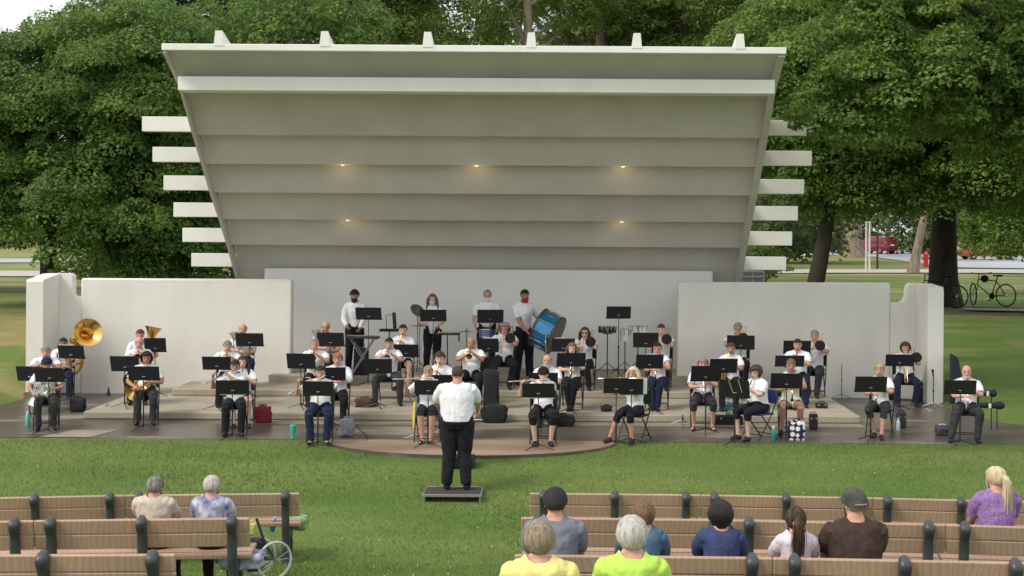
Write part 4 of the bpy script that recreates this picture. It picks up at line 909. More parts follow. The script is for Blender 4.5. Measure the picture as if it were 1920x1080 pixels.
        b.tube([M, M + V((0, -.06, -.05)), c + V((.08, 0, .10))], [.004, .006, .0085], 6); b.tube([c + V((-.14, 0, 0)), c + V((-.12, .02, -.10)), c + V((-.13, 0, -.13))], .014, 8); b.build('tubing', mt, t)
        b = MB(); bd = V((-.62, -.55, -.42)).normalized(); add_bell(b, c + V((-.03, .02, -.05)), bd, .26, .016, .150, 2.4, 24); b.build('bell', mt, t)
        for q in range(3): b = MB(); b.tube([c + V((.03 + q * .03, -.02, .03)), c + V((.03 + q * .03, -.02, -.05))], .012, 8); b.build('valve', mt, t)
    elif kind in ('euphonium', 'tuba', 'baritone'):
        sx = P.get('bside', -1); sc = 1.35 if kind == 'tuba' else 1.0; base = V((sx * .10, -.24, P['hz'] + .02)); topb = V((sx * P.get('boff', .16), -.14, P['M'].z + P.get('btop', .12))); d = (topb - base)
        L = d.length; d.normalize(); b = MB()
        b.tube([base + V((-sx * .16 * sc, 0, .30)), base + V((-sx * .16 * sc, 0, .08)), base + V((-sx * .11 * sc, 0, .0)), base + V((-sx * .03, 0, -.02)), base + V((0, 0, .05)), base + d * (L * .62)], [.018 * sc, .022 * sc, .028 * sc, .034 * sc, .04 * sc, .052 * sc], 12)
        b.tube([M, M + V((0, -.06, -.02)), base + V((-sx * .10, -.02, .42)), base + V((-sx * .08 * sc, -.03, .12)), base + V((-sx * .13 * sc, -.03, .10)), base + V((-sx * .12 * sc, -.02, .34)), base + V((-sx * .16 * sc, 0, .32))], [.006, .008, .01, .011, .011, .012, .014], 7)
        b.build('tubing', mt, t); b = MB(); add_bell(b, base + d * (L * .60), d, L * .40, .052 * sc, .135 * sc, 2.6, 24); b.build('bell', mt, t)
        for q in range(3): b = MB(); p = base + V((-sx * (.04 + q * .035), -.06, .15)); b.tube([p, p + V((0, 0, .20))], .016, 8); b.build('valve', mt, t)
    elif kind == 'sousaphone':
        b = MB(); c = V((.04, .0, P['hz'] + .36)); pts = []
        for q in np.linspace(-2.2, 3.2, 20): f = (q + 2.2) / 5.4; pts.append(c + V((.34 * math.cos(q), -.16 - .10 * math.sin(q), .40 * math.sin(q) - .04)))
        b.tube(pts[:13], [.018 + .0032 * i for i in range(13)], 10)
        b.tube([M, M + V((-.02, -.08, -.01)), M + V((-.10, -.12, -.10)), pts[0]], [.007, .01, .014, .018], 8)
        b.tube([c + V((-.05, -.30, -.20)), c + V((.12, -.32, -.24)), c + V((.22, -.30, -.10)), c + V((.16, -.3, -.04)), c + V((.05, -.3, -.14))], .014, 8)
        nb = pts[12]; hb = V(P['bellpos']); b.tube([nb, nb.lerp(hb, .5) + V((.05, .08, .02)), hb + V((.02, .14, -.04))], [.056, .060, .066], 12); b.build('tubing', mt, t)
        b = MB(); bd = V(P.get('belldir', (.25, -1, .30))).normalized(); add_bell(b, hb + V((.02, .14, -.04)), bd, .30, .064, .30, 2.2, 30, th=.006); b.build('bell', mt, t)
        for q in range(3): b = MB(); p = c + V((.02 + q * .04, -.34, -.16)); b.tube([p, p + V((0, 0, .13))], .017, 8); b.build('valve', mt, t)
    return t
# where the hands go for each instrument, relative to the mouth of a player of scale 1
def hands(kind, z, side=-1):
    """returns kwargs for person(); z is the height of the mouth above the floor"""
    m = (0, -.155, z)
    q = lambda a: (m[0] + a[0], m[1] + a[1], m[2] + a[2])
    return {'trumpet': dict(Rr=q((-.05, -.16, -.11)), L=q((.05, -.12, -.10)), Rp=(-1, 0, -.75), Lp=(1, 0, -.75)),
            'flute': dict(Rr=q((-.36, .02, -.10)), L=q((-.12, .0, -.05)), Rp=(-.8, .2, -1), Lp=(.8, -.5, -.8)),
            'clarinet': dict(Rr=q((-.04, -.16, -.30)), L=q((.04, -.07, -.16)), Rp=(-1, .1, -.8), Lp=(1, .1, -.8)),
            'saxophone': dict(Rr=q((-.12, -.07, -.38)), L=q((.02, -.08, -.18)), Rp=(-1, .2, -.7), Lp=(1, .1, -.8)),
            'trombone': dict(Rr=q((-.05, -.30, -.17)), L=q((.06, -.06, -.08)), Rp=(-1, .1, -.8), Lp=(1, .1, -.8)),
            'horn': dict(Rr=(-.20, -.28, z - .42), L=(.08, -.22, z - .36), Rp=(-1, .3, -.6), Lp=(1, .2, -.7)),
            'euphonium': dict(Rr=(side * -.02 - .06, -.30, z - .34), L=(side * .05 + .10, -.24, z - .42), Rp=(-1, .1, -.7), Lp=(1, .1, -.7)),
            'tuba': dict(Rr=(-.02, -.30, z - .34), L=(.16, -.26, z - .36), Rp=(-1, .1, -.7), Lp=(1, .1, -.7)),
            'sousaphone': dict(Rr=(.02, -.36, z - .30), L=(.22, -.26, z - .34), Rp=(-1, .1, -.7), Lp=(1, .1, -.7))}[kind]
# ------------------------------------------------------------------ the band
def musician(label, short, kind, px, ytop, s, chair='black', metal=None, il=None, ang=None, P_=None, vk=None, **kw):
    top = W(px, ytop, s); fz = floor_z(top.x, top.y); z = top.z - fz - .20
    rz = -(px - 855) / 1000 * 24 if ang is None else ang
    h = hands(kind, z, (P_ or {}).get('bside', -1)) if kind else {}
    h.update(kw); p = person(label, px, ytop, s, rz=rz, **h)
    if P_: p.update(P_)
    if kind: inst(kind, p, (il or {'flute': 'silver flute', 'clarinet': 'black clarinet', 'trumpet': 'brass trumpet', 'trombone': 'brass slide trombone', 'saxophone': 'brass saxophone', 'horn': 'brass french horn'}.get(kind, kind)) + ' played by the ' + short, metal)
    off = Matrix.Rotation(R(rz), 3, 'Z') @ Vector((0, .03, 0))
    chair_at(p['X'] + off.x, p['Y'] + off.y, p['fz'], rz, ('blue' if chair == 'blue' else 'black') + ' folding chair under the ' + short, chair)
    return p
Mu = musician
# left of the stage
Mu('seated horn player in navy headband, front row, second music stand from far left', 'horn player in navy headband', 'horn', 88, 669, 106, metal=SILVER, il='silver french horn', hair='short', hc='black', hat='band', pants='charcoal', skin=2, fem=True, sleeve='short', foot=(.30, .13))
Mu('seated grey-haired man in white shirt and jeans directly behind the navy headband horn player', 'grey-haired man behind the navy headband', 'trumpet', 86, 647, 97, hair='short', hc='grey', pants='jeans', skin=1, w=1.15, knee=.24)
Mu('seated man with dark hair playing the sousaphone at far left', 'sousaphone man', 'sousaphone', 119, 632, 90.5, il='large brass sousaphone', hair='short', hc='black', pants='navy', skin=2, w=1.1, P_={'bellpos': (.40, -.12, 1.34)}, glasses='g')
Mu('seated dark-haired horn player in charcoal trousers right of the small black cone', 'horn player beside the black cone', 'horn', 275, 658, 102.5, hair='bob', hc='black', pants='charcoal', skin=2, fem=True, w=1.1, P_={'bside': -1})
Mu('seated bald man with trumpet, white shirt, directly left of the upright tuba', 'bald trumpeter left of the tuba', 'trumpet', 261, 632, 96, hair='bald', hc='grey', pants='black', skin=1, knee=.22)
Mu('seated man half hidden behind the upright tuba bell', 'man behind the tuba bell', 'tuba', 263, 616, 90.5, il='upright brass tuba', hair='short', hc='brown', pants='black', skin=1, P_={'bside': 1, 'boff': .27, 'btop': .24})
Mu('seated grey-haired trumpeter in white shirt behind the leftmost flute player', 'grey-haired trumpeter behind the leftmost flutist', 'trumpet', 427, 637, 97, hair='short', hc='grey', pants='black', skin=1, w=1.1)
Mu('seated bald man holding a silver euphonium in front of the left wing wall', 'bald euphonium man at the left wing wall', 'euphonium', 456, 607, 90, metal=SILVER, il='silver euphonium', hair='bald', hc='white', pants='navy', skin=1, knee=.2, P_={'bside': -1, 'boff': .16, 'btop': .02})
Mu('seated brown-haired woman in grey skirt partly hidden by the leftmost flute player', 'woman in grey skirt', 'clarinet', 455, 666, 104, hair='long', hc='brown', pants='grey', legs='bare', skin=3, fem=True)
Mu('seated young woman playing flute at left, dark hair, black trousers, leftmost flute player', 'leftmost flute player', 'flute', 441, 673, 108, hair='pony', hc='black', pants='black', skin=2, fem=True, pitch=.2, P_={'droop': -.36})
# left of centre
Mu('seated bald man with silver euphonium in front of the back wall, leftmost there', 'bald euphonium man at the back wall', 'euphonium', 611, 602, 89.5, metal=SILVER, il='silver euphonium', hair='bald', hc='grey', glasses='g', skin=1, P_={'bside': -1, 'boff': .18, 'btop': .02})
Mu('seated balding trumpeter behind the flute player with the turquoise tumbler', 'trumpeter behind the tumbler flutist', 'trumpet', 591, 634, 96.5, hair='buzz', hc='grey', skin=1, w=1.05, foot=(.36, .10))
Mu('seated woman in loose white top and sandals playing flute beside the turquoise tumbler', 'flute player beside the turquoise tumbler', 'flute', 601, 684, 112, hair='pony', hc='black', shirt='offwhite', pants='navy', shoe='black', skin=1, fem=True, w=1.18, wide_hem=True, sandals=True, pitch=.2, P_={'droop': -.50}, knee=.17)
Mu('seated blond youth in long-sleeved white shirt beside the flute player with patterned bag', 'blond youth in long sleeves', 'clarinet', 633, 660, 102.5, hair='fluffy', hc='ginger', sleeve='long', skin=1, w=1.05)
Mu('seated dark-haired young man with trumpet, legs apart, brown bag at his foot', 'dark-haired trumpeter with brown bag', 'trumpet', 730, 632, 95.5, hair='short', hc='black', skin=1, knee=.24, foot=(.40, .24), metal=SILVER, il='silver trumpet', pants='charcoal')
Mu('seated woman in black skirt playing saxophone behind the dark-haired trumpeter', 'saxophonist in black skirt', 'saxophone', 756, 607, 91, hair='pony', hc='black', sleeve='short', pants='black', legs='bare', skin=3, fem=True)
Mu('seated curly-haired young saxophonist beside the conductor, half hidden by him', 'curly-haired young saxophonist', 'saxophone', 825, 659, 102.5, hair='curly', hc='brown', skin=3)
Mu('seated flute player in black shorts on blue chair just left of the conductor', 'flute player in black shorts', 'flute', 803, 684, 111.5, chair='blue', hair='short', hc='ash', pants='black', legs='short', skin=1, fem=True, sandals=True, pitch=.15, foot=(.34, .07), knee=.10, P_={'droop': -.03})
Mu('seated bald older trumpeter with gold bell just right of the conductor', 'bald trumpeter right of the conductor', 'trumpet', 884, 632, 95, hair='bald', hc='white', skin=2, w=1.1, knee=.2)
Mu('seated trombonist with grey curly hair and white shirt, left of the bass drum', 'curly grey trombonist', 'trombone', 946, 604, 90, hair='wavy', hc='grey', skin=1, w=1.15, knee=.22, P_={'slide': -.6}, glasses='g')
# right of centre
Mu('seated bald man in white shirt behind the flute player with black bandana', 'bald man behind the black bandana', 'clarinet', 1026, 665, 102.5, hair='bald', hc='grey', skin=1, w=1.15, beard='grey', foot=(.40, .10))
Mu('seated flute player with black bandana and black capri trousers, right of the conductor', 'flute player in black bandana', 'flute', 1019, 687, 112.5, hair='short', hc='black', hat='bandana', legs='capri', skin=3, fem=True, w=1.12, wide_hem=True, knee=.18, foot=(.32, .13), P_={'droop': -.06}, ang=0)
Mu('seated long-haired woman with clarinet in front of the sunglasses trombonist', 'long-haired clarinetist', 'clarinet', 1073, 641, 98, hair='long', hc='lightbrown', shirt='offwhite', skin=3, fem=True, foot=(.34, .02), wide_hem=True, knee=.08)
Mu('seated young woman in sunglasses playing trombone beside the blue bass drum', 'sunglasses trombonist', 'trombone', 1097, 612, 90.5, hair='long', hc='brown', glasses='sun', skin=3, fem=True, knee=.07, foot=(.38, .12))
Mu('seated young dark-haired trombonist in front of the right edge of back wall', 'young trombonist near the toms', 'trombone', 1240, 606, 90, hair='short', hc='brown', pants='navy', skin=3, P_={'slide': -.7})
Mu('seated woman with glasses and dark hair playing clarinet before the young trombonist', 'clarinetist in glasses', 'clarinet', 1233, 641, 97.5, hair='pony', hc='black', glasses='g', pants='navy', skin=1, fem=True, sleeve='cap', knee=.08, foot=(.36, .04))
Mu('seated woman with long blonde hair and black capri trousers, crossed ankles, flip-flops', 'long-haired blonde woman', 'flute', 1189, 686, 111, hair='long', hc='platinum', legs='capri', skin=1, fem=True, foot=(.30, .10), foot2=(.36, .30), knee=.10, ang=-28, shoe='brown', P_={'droop': -.05})
Mu('seated grey-haired woman with clarinet, dark trousers, first at right of step gap', 'grey-haired clarinetist', 'clarinet', 1318, 669, 104, hair='fluffy', hc='grey', pants='charcoal', legs='capri', skin=1, fem=True, w=1.2, wide_hem=True, sandals=True, shoe='brown', knee=.18, foot=(.28, .17), ang=-4)
Mu('seated woman with dark hair playing saxophone below the trombonist in glasses', 'dark-haired saxophonist at right', 'saxophone', 1371, 641, 97.5, hair='pony', hc='brown', skin=2, fem=True)
Mu('seated man with glasses and trombone in front of the right wing wall, leftmost there', 'trombonist in glasses', 'trombone', 1384, 603, 89.8, hair='short', hc='grey', glasses='g', skin=1, knee=.2)
Mu('seated woman with brown bob turned sideways, white blouse, black capri trousers', 'brown-bobbed woman turned sideways', 'clarinet', 1420, 684, 109.5, chair='blue', hair='bob', hc='brown', legs='capri', skin=3, fem=True, w=1.15, wide_hem=True, ang=-52, foot=(.36, .12), pitch=.3)
Mu('seated tanned woman in cream dress with bare legs behind the polka-dot bag', 'woman in cream dress', 'clarinet', 1483, 671, 106, hair='pony', hc='lightbrown', shirt='cream', sleeve='none', pants='cream', legs='bare', dress=True, skin=2, fem=True, foot=(.30, .14), foot2=(.36, .18), ang=-6)
Mu('seated dark-haired man with clarinet and navy trousers behind the cream dress woman', 'dark-haired man in navy trousers', 'clarinet', 1496, 634, 95, hair='short', hc='black', pants='navy', skin=1, w=1.1, knee=.18, foot=(.42, .2))
Mu('seated balding trombonist at right, black bell cover, against the right wing wall', 'balding trombonist at the wing wall', 'trombone', 1528, 618, 90, hair='buzz', hc='grey', pants='charcoal', skin=1, knee=.12, foot=(.38, .08))
Mu('seated woman with blonde ponytail and grey capri trousers playing clarinet', 'blonde in grey capri trousers', 'clarinet', 1650, 680, 107.5, hair='pony', hc='blond', pants='charcoal', legs='capri', skin=1, fem=True, foot=(.42, .10), foot2=(.22, .05), ang=-22)
Mu('seated woman playing trombone in front of the small black amplifier', 'trombonist before the amplifier', 'trombone', 1697, 640, 91, hair='bob', hc='brown', pants='navy', skin=1, fem=True, w=1.15, knee=.2, foot=(.34, .18), ang=-6, P_={'slide': -1.6, 'slen': .50})
Mu('seated bald man with white beard at far right of the band', 'bald bearded man at far right', 'clarinet', 1812, 685, 109, hair='bald', hc='white', beard='grey', pants='charcoal', skin=1, w=1.15, knee=.2, foot=(.40, .16), foot2=(.44, .28), ang=-12)

# standing percussionists and the conductor
def stander(label, px, ytop, s, **kw): return person(label, px, ytop, s, pose='stand', lean=.02, **kw)
stander('standing percussionist with dark curly hair, black mask and long white sleeves', 665, 543, 88, hair='curly', hc='black', sleeve='long', mask='black', skin=2, w=.9, pitch=.25, Rr=(-.13, -.26, 1.06), L=(.16, -.26, 1.02))
stander('standing long-haired female percussionist in pale mask behind the small percussion table', 811, 550, 87, hair='long', hc='lightbrown', mask='pale', skin=3, fem=True, w=.95, foot=(0, .14), Rr=(-.18, -.22, 1.10), L=(.16, -.24, 1.05), wide_hem=True)
stander('standing balding percussionist in white mask behind the snare drum', 914, 542, 87.5, hair='thin', hc='grey', mask='white', skin=1, w=1.15, pitch=.25, Rr=(-.24, -.20, 1.02), L=(.22, -.22, 1.00))
bdm = stander('standing tall percussionist in red mask leaning over the blue bass drum', 984, 541, 88.5, hair='short', hc='black', mask='red', skin=2, w=.92, pitch=.2, yaw=-.1, rz=24, Rr=(.02, -.26, 1.02), L=(.38, -.10, 1.24))
cb = ground(-1.5, 20.0)
pod_z = cb + .085
cond = stander('conductor standing on the podium with his back turned, white shirt and black trousers', 858, 686, 129, hair='buzz', hc='brown', sleeve='short', shirt='white', skin=1, w=1.48, rz=180, foot=(0, .135), floor=pod_z, Rr=(-.27, -.36, 1.05), L=(.27, -.34, 1.08), Rp=(-1, .1, -.45), Lp=(1, .1, -.45), group=None, strands=0, wide_hem=False)

# podium
pod = thing('podium', 'low black conductor podium with silver edging on the grass', 'podium', (cond['X'] - .04, 20.02, cb + .0))
MB().box((0, 0, .070), (.80, .60, .03), bev=.004).build('top', mat('podium_carpet', (.045, .043, .042), .9, var=.3, scale=30, bump=.3), pod)
al = mat('aluminium', (.55, .55, .53), .35, .9)
mb = MB()
for y in (-.31, .31): mb.box((0, y, .070), (.83, .022, .036), bev=.003)
for x in (-.41, .41): mb.box((x, 0, .070), (.022, .60, .036), bev=.003)
mb.build('edging', al, pod)
for x in (-.40, .40):
    for y in (-.30, .30): MB().box((x, y, .01), (.022, .022, .10)).build('leg', al, pod)
MB().box((0, -.25, .02), (.76, .02, .075)).build('skirt', BLKFAB, pod)

# music stands: rectangle of each desk and its distance
ST = [((64, 689, 121, 717), 109, 'in front of the horn player in navy headband'), ((30, 686, 82, 715), 101, 'leftmost of all, in front of the man in jeans'), ((108, 647, 159, 673), 94, 'in front of the sousaphone man'),
      ((238, 686, 301, 714), 107, 'in front of the horn player beside the cone'), ((206, 667, 262, 697), 99, 'in front of the bald trumpeter left of the tuba'), ((271, 633, 311, 661), 92.5, 'in front of the tuba'),
      ((379, 668, 434, 694), 100, 'in front of the grey-haired trumpeter at left'), ((441, 624, 495, 650), 92.8, 'before the bald euphonium man at the left wing wall'), ((405, 712, 467, 740), 111.5, 'in front of the leftmost flute player'),
      ((594, 623, 646, 650), 92.5, 'before the euphonium at the back wall'), ((536, 662, 593, 692), 99, 'in front of the trumpeter behind the tumbler flutist'), ((567, 714, 626, 743), 115.5, 'beside the turquoise tumbler, right of it'),
      ((600, 688, 648, 714), 105.5, 'in front of the blond youth'), ((666, 576, 716, 600), 89.6, 'tall one in front of the black-masked percussionist'), ((681, 672, 735, 701), 98.5, 'in front of the dark-haired trumpeter with brown bag'),
      ((738, 645, 785, 670), 93, 'in front of the saxophonist in black skirt'), ((788, 580, 837, 603), 90, 'tall one in front of the long-haired percussionist'), ((895, 580, 944, 606), 90, 'tall one in front of the snare drummer'),
      ((897, 634, 935, 661), 92.5, 'left of the curly grey trombonist'), ((806, 702, 856, 728), 106, 'between the conductor and the curly-haired saxophonist'),
      ((777, 712, 829, 741), 115, 'in front of the flute player in black shorts'), ((979, 718, 1040, 746), 116, 'in front of the flute player in black bandana'), ((991, 698, 1046, 724), 105.5, 'in front of the bald man behind the bandana'),
      ((1044, 661, 1098, 688), 100.5, 'in front of the long-haired clarinetist'), ((1034, 634, 1078, 660), 93, 'left of the sunglasses trombonist'), ((1137, 574, 1183, 598), 89.3, 'tallest one, alone between the black and white toms'),
      ((1187, 623, 1235, 652), 92.5, 'left of the young trombonist near the toms'), ((1192, 664, 1244, 692), 100.5, 'in front of the clarinetist in glasses'), ((1132, 708, 1179, 738), 114, 'left of the blonde woman with flip-flops'),
      ((1162, 709, 1206, 741), 112.5, 'directly before the blonde woman with flip-flops'), ((1295, 685, 1352, 716), 107, 'in front of the grey-haired clarinetist'), ((1330, 672, 1383, 700), 101, 'in front of the dark-haired saxophonist at right'),
      ((1363, 628, 1415, 656), 92.5, 'in front of the trombonist in glasses'), ((1352, 711, 1404, 747), 113, 'with two pencils, before the woman turned sideways'), ((1445, 699, 1505, 729), 109, 'in front of the woman in cream dress'),
      ((1452, 666, 1509, 688), 98, 'in front of the dark-haired man in navy trousers'), ((1469, 638, 1520, 664), 91.8, 'left of the balding trombonist at the wing wall'), ((1603, 705, 1663, 736), 110.5, 'in front of the blonde in grey capri trousers'),
      ((1658, 664, 1716, 687), 94, 'in front of the trombonist before the amplifier'), ((1771, 712, 1830, 740), 112.5, 'in front of the bald bearded man at far right')]
PG = {4: (.05, .22, .012), 11: (-.08, .24, .008), 14: (.06, .3, .010), 18: (0, .22, .015), 24: (-.06, .2, .012), 27: (.04, .24, .014), 31: (0, .42, .006), 38: (.1, .22, .012), 8: (.0, .44, -.02), 21: (0, .52, -.025), 29: (.20, .12, .01), 2: (-.1, .3, .01)}
for i, (r, s, lab) in enumerate(ST):
    music_stand(r, s, 'black music stand ' + lab, pages=PG.get(i), rz=(-22 if i == 33 else None))
music_stand((905, 668, 938, 694), 97.5, 'black music stand turned edgewise above the tall black gig bag', rz=38, tilt=30, w=.42)
# conductor's stand: desk nearly flat
t = thing('music_stand', 'low flat conductor music stand between the podium and the flutes', 'music stand', (cond['X'] - .02, 21.35, ground(-1.5, 21.35)), 0, 'black music stands of the band')
c = W(850, 790, 2600 / 21.35); h = c.z - t.location.z
MB().box((0, 0, h), (.64, .40, .012), Matrix.Rotation(R(-8), 3, 'X'), bev=.004).build('desk', DESK, t); MB().tube([(0, 0, h), (0, 0, .05)], .013, 8).build('pole', BLACK, t); MB().box((0, 0, .09), (.42, .32, .17), bev=.02).build('base', BLACK, t)
o = MB().box((.06, -.02, h + .03), (.52, .26, .012), Matrix.Rotation(R(-8), 3, 'X')).build('open_score', mat('paper', (.78, .77, .72), .7), loc=t.location); tag(o, 'open white score lying on the conductor flat stand', 'sheet music')
# pencils on the sideways woman's stand
for k, (a, b) in enumerate((((1366, 712), (1374, 736)), ((1384, 712), (1391, 736)))):
    p0, p1 = W(*a, 113.9), W(*b, 113.9); mb = MB(); mb.tube([(0, 0, 0), tuple(p1 - p0)], .006, 6); o = mb.build('pencil', mat('pencil_wood', (.42, .26, .10), .6), loc=p0); tag(o, ('left' if k == 0 else 'right') + ' one of two pencils stuck on the sideways woman\'s stand', 'pencil', 'pencils on one music stand')

# ------------------------------------------------------------------ percussion
def at(px, py, s): return W(px, py, s)
def tripod(mb, h, r=.26, n=3, a0=30, z0=0.0):
    mb.tube([(0, 0, z0 + .06), (0, 0, h)], .012, 8)
    for q in range(n):
        a = R(a0 + q * 360 / n); ca, sa = math.cos(a), math.sin(a)
        mb.tube([(0, 0, .30), (ca * r, sa * r, .012)], .009, 6); mb.tube([(0, 0, .12), (ca * r * .6, sa * r * .6, .13)], .006, 5)
z3 = .45
# bass drum, tilted in its stand
p0 = at(1026, 621, 89.6); bd = thing('bass_drum', 'large tilted bass drum with glossy blue shell beside the red-masked percussionist', 'bass drum', (p0.x, p0.y, z3))
h = p0.z - z3; axis = Vector((.88, -.28, -.42)).normalized(); Cn = Vector((0, 0, h))
shellm = mat('drum_blue', (.010, .20, .42), .22, .55, coat=.8)
mb = MB(); mb.lathe(Cn - axis * .20, axis, [(0, .40), (.40, .40)], 40); mb.build('shell', shellm, bd)
for sg in (-1, 1):
    mb = MB(); mb.lathe(Cn + axis * (.20 * sg) - axis * .022, axis, [(0, .402), (0, .424), (.044, .424), (.044, .402)], 40); mb.build('hoop', mat('hoop_dark', (.06, .04, .03), .3), bd)
    mb = MB(); mb.lathe(Cn + axis * (.20 * sg) - axis * .006, axis, [(0, .0), (0, .398), (.012, .398), (.012, 0)], 40); mb.build('head', mat('drum_head', (.70, .68, .62), .5), bd)
mb = MB(); e1 = axis.cross(Vector((0, 0, 1))).normalized(); e2 = axis.cross(e1)
for q in range(12):
    r = e1 * math.cos(q * math.pi / 6) + e2 * math.sin(q * math.pi / 6); mb.tube([Cn + r * .424 - axis * .21, Cn + r * .424 + axis * .21], .005, 6); mb.tube([Cn + r * .408 - axis * .07, Cn + r * .408 + axis * .07], .014, 6)
mb.build('tension_rods', CHROME, bd)
mb = MB(); mb.tube([(-.02, -.46, .0), (-.02, -.46, h - .02)], .016, 8); mb.tube([(-.25, -.40, .0), (.0, -.30, h - .44), (.25, -.35, 0)], .014, 7); mb.tube([(-.2, .3, 0), (0, .25, h - .40), (.2, .35, 0)], .014, 7); mb.build('stand', CHROME, bd)
# keyboard instrument on an X stand
def xstand(nm, lab, cx, cy, s, wpx, cat, deskang=-4, board=None):
    c = at(cx, cy, s); t = thing(nm, lab, cat, (c.x, c.y, z3)); h = c.z - z3; w = wpx / s
    mb = MB(); mb.box((0, 0, h), (w, .30, .045), Matrix.Rotation(R(2), 3, 'Y'), bev=.006); mb.build('case', mat('case_dark', (.03, .03, .035), .5), t)
    mb = MB(); n = 18
    for q in range(n): mb.box(((q + .5) / n * w * .94 - w * .47, -.02, h + .032), (w / n * .8, .16 - .05 * q / n, .010))
    mb.build('bars', mat('steel_bar', (.45, .46, .48), .3, .9), t)
    mb = MB()
    for y in (-.13, .13): mb.tube([(-.28, y, .0), (.24, y, h - .02)], .013, 6); mb.tube([(.28, y, .0), (-.24, y, h - .02)], .013, 6)
    mb.build('folding_frame', mat('stand_grey', (.30, .30, .31), .35, .8), t); return t
xstand('glockenspiel', 'glockenspiel on grey X-shaped stand in front of the black-masked percussionist', 680, 632, 91, 62, 'glockenspiel')
c = at(730, 619, 88.5); t = thing('trap_table', 'narrow black trap table with upright board right of the glockenspiel', 'table', (c.x, c.y, z3)); h = c.z - z3
mb = MB(); mb.box((0, 0, h), (.40, .24, .05), bev=.006); mb.build('tabletop', BLKFAB, t); mb = MB(); mb.box((.10, .06, h + .20), (.075, .02, .34), Matrix.Rotation(R(-4), 3, 'Y')); mb.tube([(-.07, .06, h), (-.08, .06, h + .30), (0, .06, h + .34), (.03, .06, h + .3)], .008, 5); mb.build('upright_board', DESK, t); mb = MB(); tripod(mb, h); mb.build('stand', BLACK, t)
# percussion table with orange bells
c = at(839, 626, 88.8); t = thing('percussion_table', 'percussion table with rail beside the long-haired percussionist', 'table', (c.x, c.y, z3)); h = c.z - z3
mb = MB(); mb.box((0, 0, h), (.52, .26, .04), bev=.006); mb.box((.25, -.08, h - .08), (.03, .03, .16)); mb.build('tabletop', mat('navy_pad', (.02, .025, .06), .8), t); mb = MB(); tripod(mb, h); mb.build('stand', BLACK, t)
for q, x in enumerate((-.17, -.10, -.03, .06)):
    mb = MB(); mb.lathe((0, 0, 0), (0, 0, 1), [(0, .032), (.025, .028), (.035, .010), (.045, .008)], 12); o = mb.build('hand_bell', mat('bell_orange', (.62, .33, .06), .35, .4), loc=(c.x + x, c.y - .05, z3 + h + .022)); tag(o, 'small orange-gold hand percussion bell, number %s from left on the table' % ('first', 'second', 'third', 'fourth')[q], 'bell', 'bells on the percussion table')
# cymbals on stands
def cymbal(lab, px, py, s, r, tilt=(0, 0), base=None, m=None):
    c = at(px, py, s); t = thing('cymbal_stand', lab, 'cymbal', (c.x, c.y, z3), 0, 'cymbals'); h = c.z - z3; d = Vector((math.sin(R(tilt[0])), math.sin(R(tilt[1])), 1)).normalized()
    mb = MB(); mb.lathe(Vector((0, 0, h)), d, [(0, r), (.004, r), (.018, r * .35), (.040, r * .12), (.044, 0)], 26); mb.lathe(Vector((0, 0, h - .003)), d, [(0, r), (.014, r * .35), (.03, 0.01)], 26); mb.build('cymbal', m or mat('cymbal_bronze', (.42, .33, .18), .35, .9), t)
    mb = MB(); tripod(mb, h + .08); mb.build('stand', mat('stand_grey', (.30, .30, .31), .35, .8), t)
cymbal('flat cymbal on tall stand left of the long-haired percussionist', 787, 611, 88.2, .21)
cymbal('tilted dark cymbal near the left hand of the long-haired percussionist', 783, 582, 87.4, .17, (50, -60), m=mat('cymbal_dark', (.16, .15, .13), .4, .7))
cymbal('flat bronze cymbal between the percussion table and the snare drum', 875, 622, 88.2, .17)
# snare drum
c = at(914, 625, 89); t = thing('snare_drum', 'blue-grey snare drum on stand in front of the white-masked percussionist', 'snare drum', (c.x, c.y, z3)); h = c.z - z3
mb = MB(); mb.lathe((0, 0, h - .08), (0, .08, 1), [(0, .175), (.16, .175)], 28); mb.build('shell', mat('snare_shell', (.10, .12, .24), .3, .4), t); mb = MB(); mb.lathe((0, .01, h + .075), (0, .08, 1), [(0, .18), (.012, .18), (.012, 0)], 28); mb.lathe((0, -.005, h - .085), (0, .08, 1), [(0, .0), (0, .18), (.012, .18)], 28); mb.build('hoop', CHROME, t); mb = MB(); tripod(mb, h - .08); mb.build('stand', CHROME, t)
# toms
def tom(lab, px, py, s, rs, hh, m, standpx=None):
    c = at(px, py, s); t = thing('tom_drums', lab, 'drums', (c.x, c.y, z3), 0, 'small drums on stands'); h = c.z - z3
    for x, r, z in rs:
        mb = MB(); mb.lathe((x, 0, h - hh / 2 + z), (0, 0, 1), [(0, r), (hh, r)], 22); mb.lathe((x, 0, h + hh / 2 + z), (0, 0, 1), [(0, r + .006), (.012, r + .006), (.012, 0)], 22, 1)
        for q in range(7): a = q * 2 * math.pi / 7; mb.box((x + (r + .006) * math.cos(a), (r + .006) * math.sin(a), h + .25 * hh + z), (.016, .016, hh * .5), mi=1)
        mb.build('drum', [m, CHROME], t)
    mb = MB(); mb.tube([(rs[0][0], 0, h - hh / 2 - .02), (rs[-1][0], 0, h - hh / 2 - .02)], .012, 6); tripod(mb, h - hh / 2, .36); mb.build('stand', BLACK, t)
tom('pair of black timbales on tripod stand left of the tallest music stand', 1139, 618, 88.3, [(-.10, .10, 0), (.10, .09, 0)], .13, mat('tom_black', (.02, .02, .022), .3))
tom('deep white concert tom right of the tallest music stand', 1172, 628, 87.8, [(0, .11, 0)], .25, mat('tom_white', (.72, .72, .70), .35))
tom('pair of shallow white toms on stand behind the young trombonist\'s desk', 1196, 619, 87.4, [(-.09, .10, .02), (.11, .10, .02)], .13, mat('tom_white', (.72, .72, .70), .35))

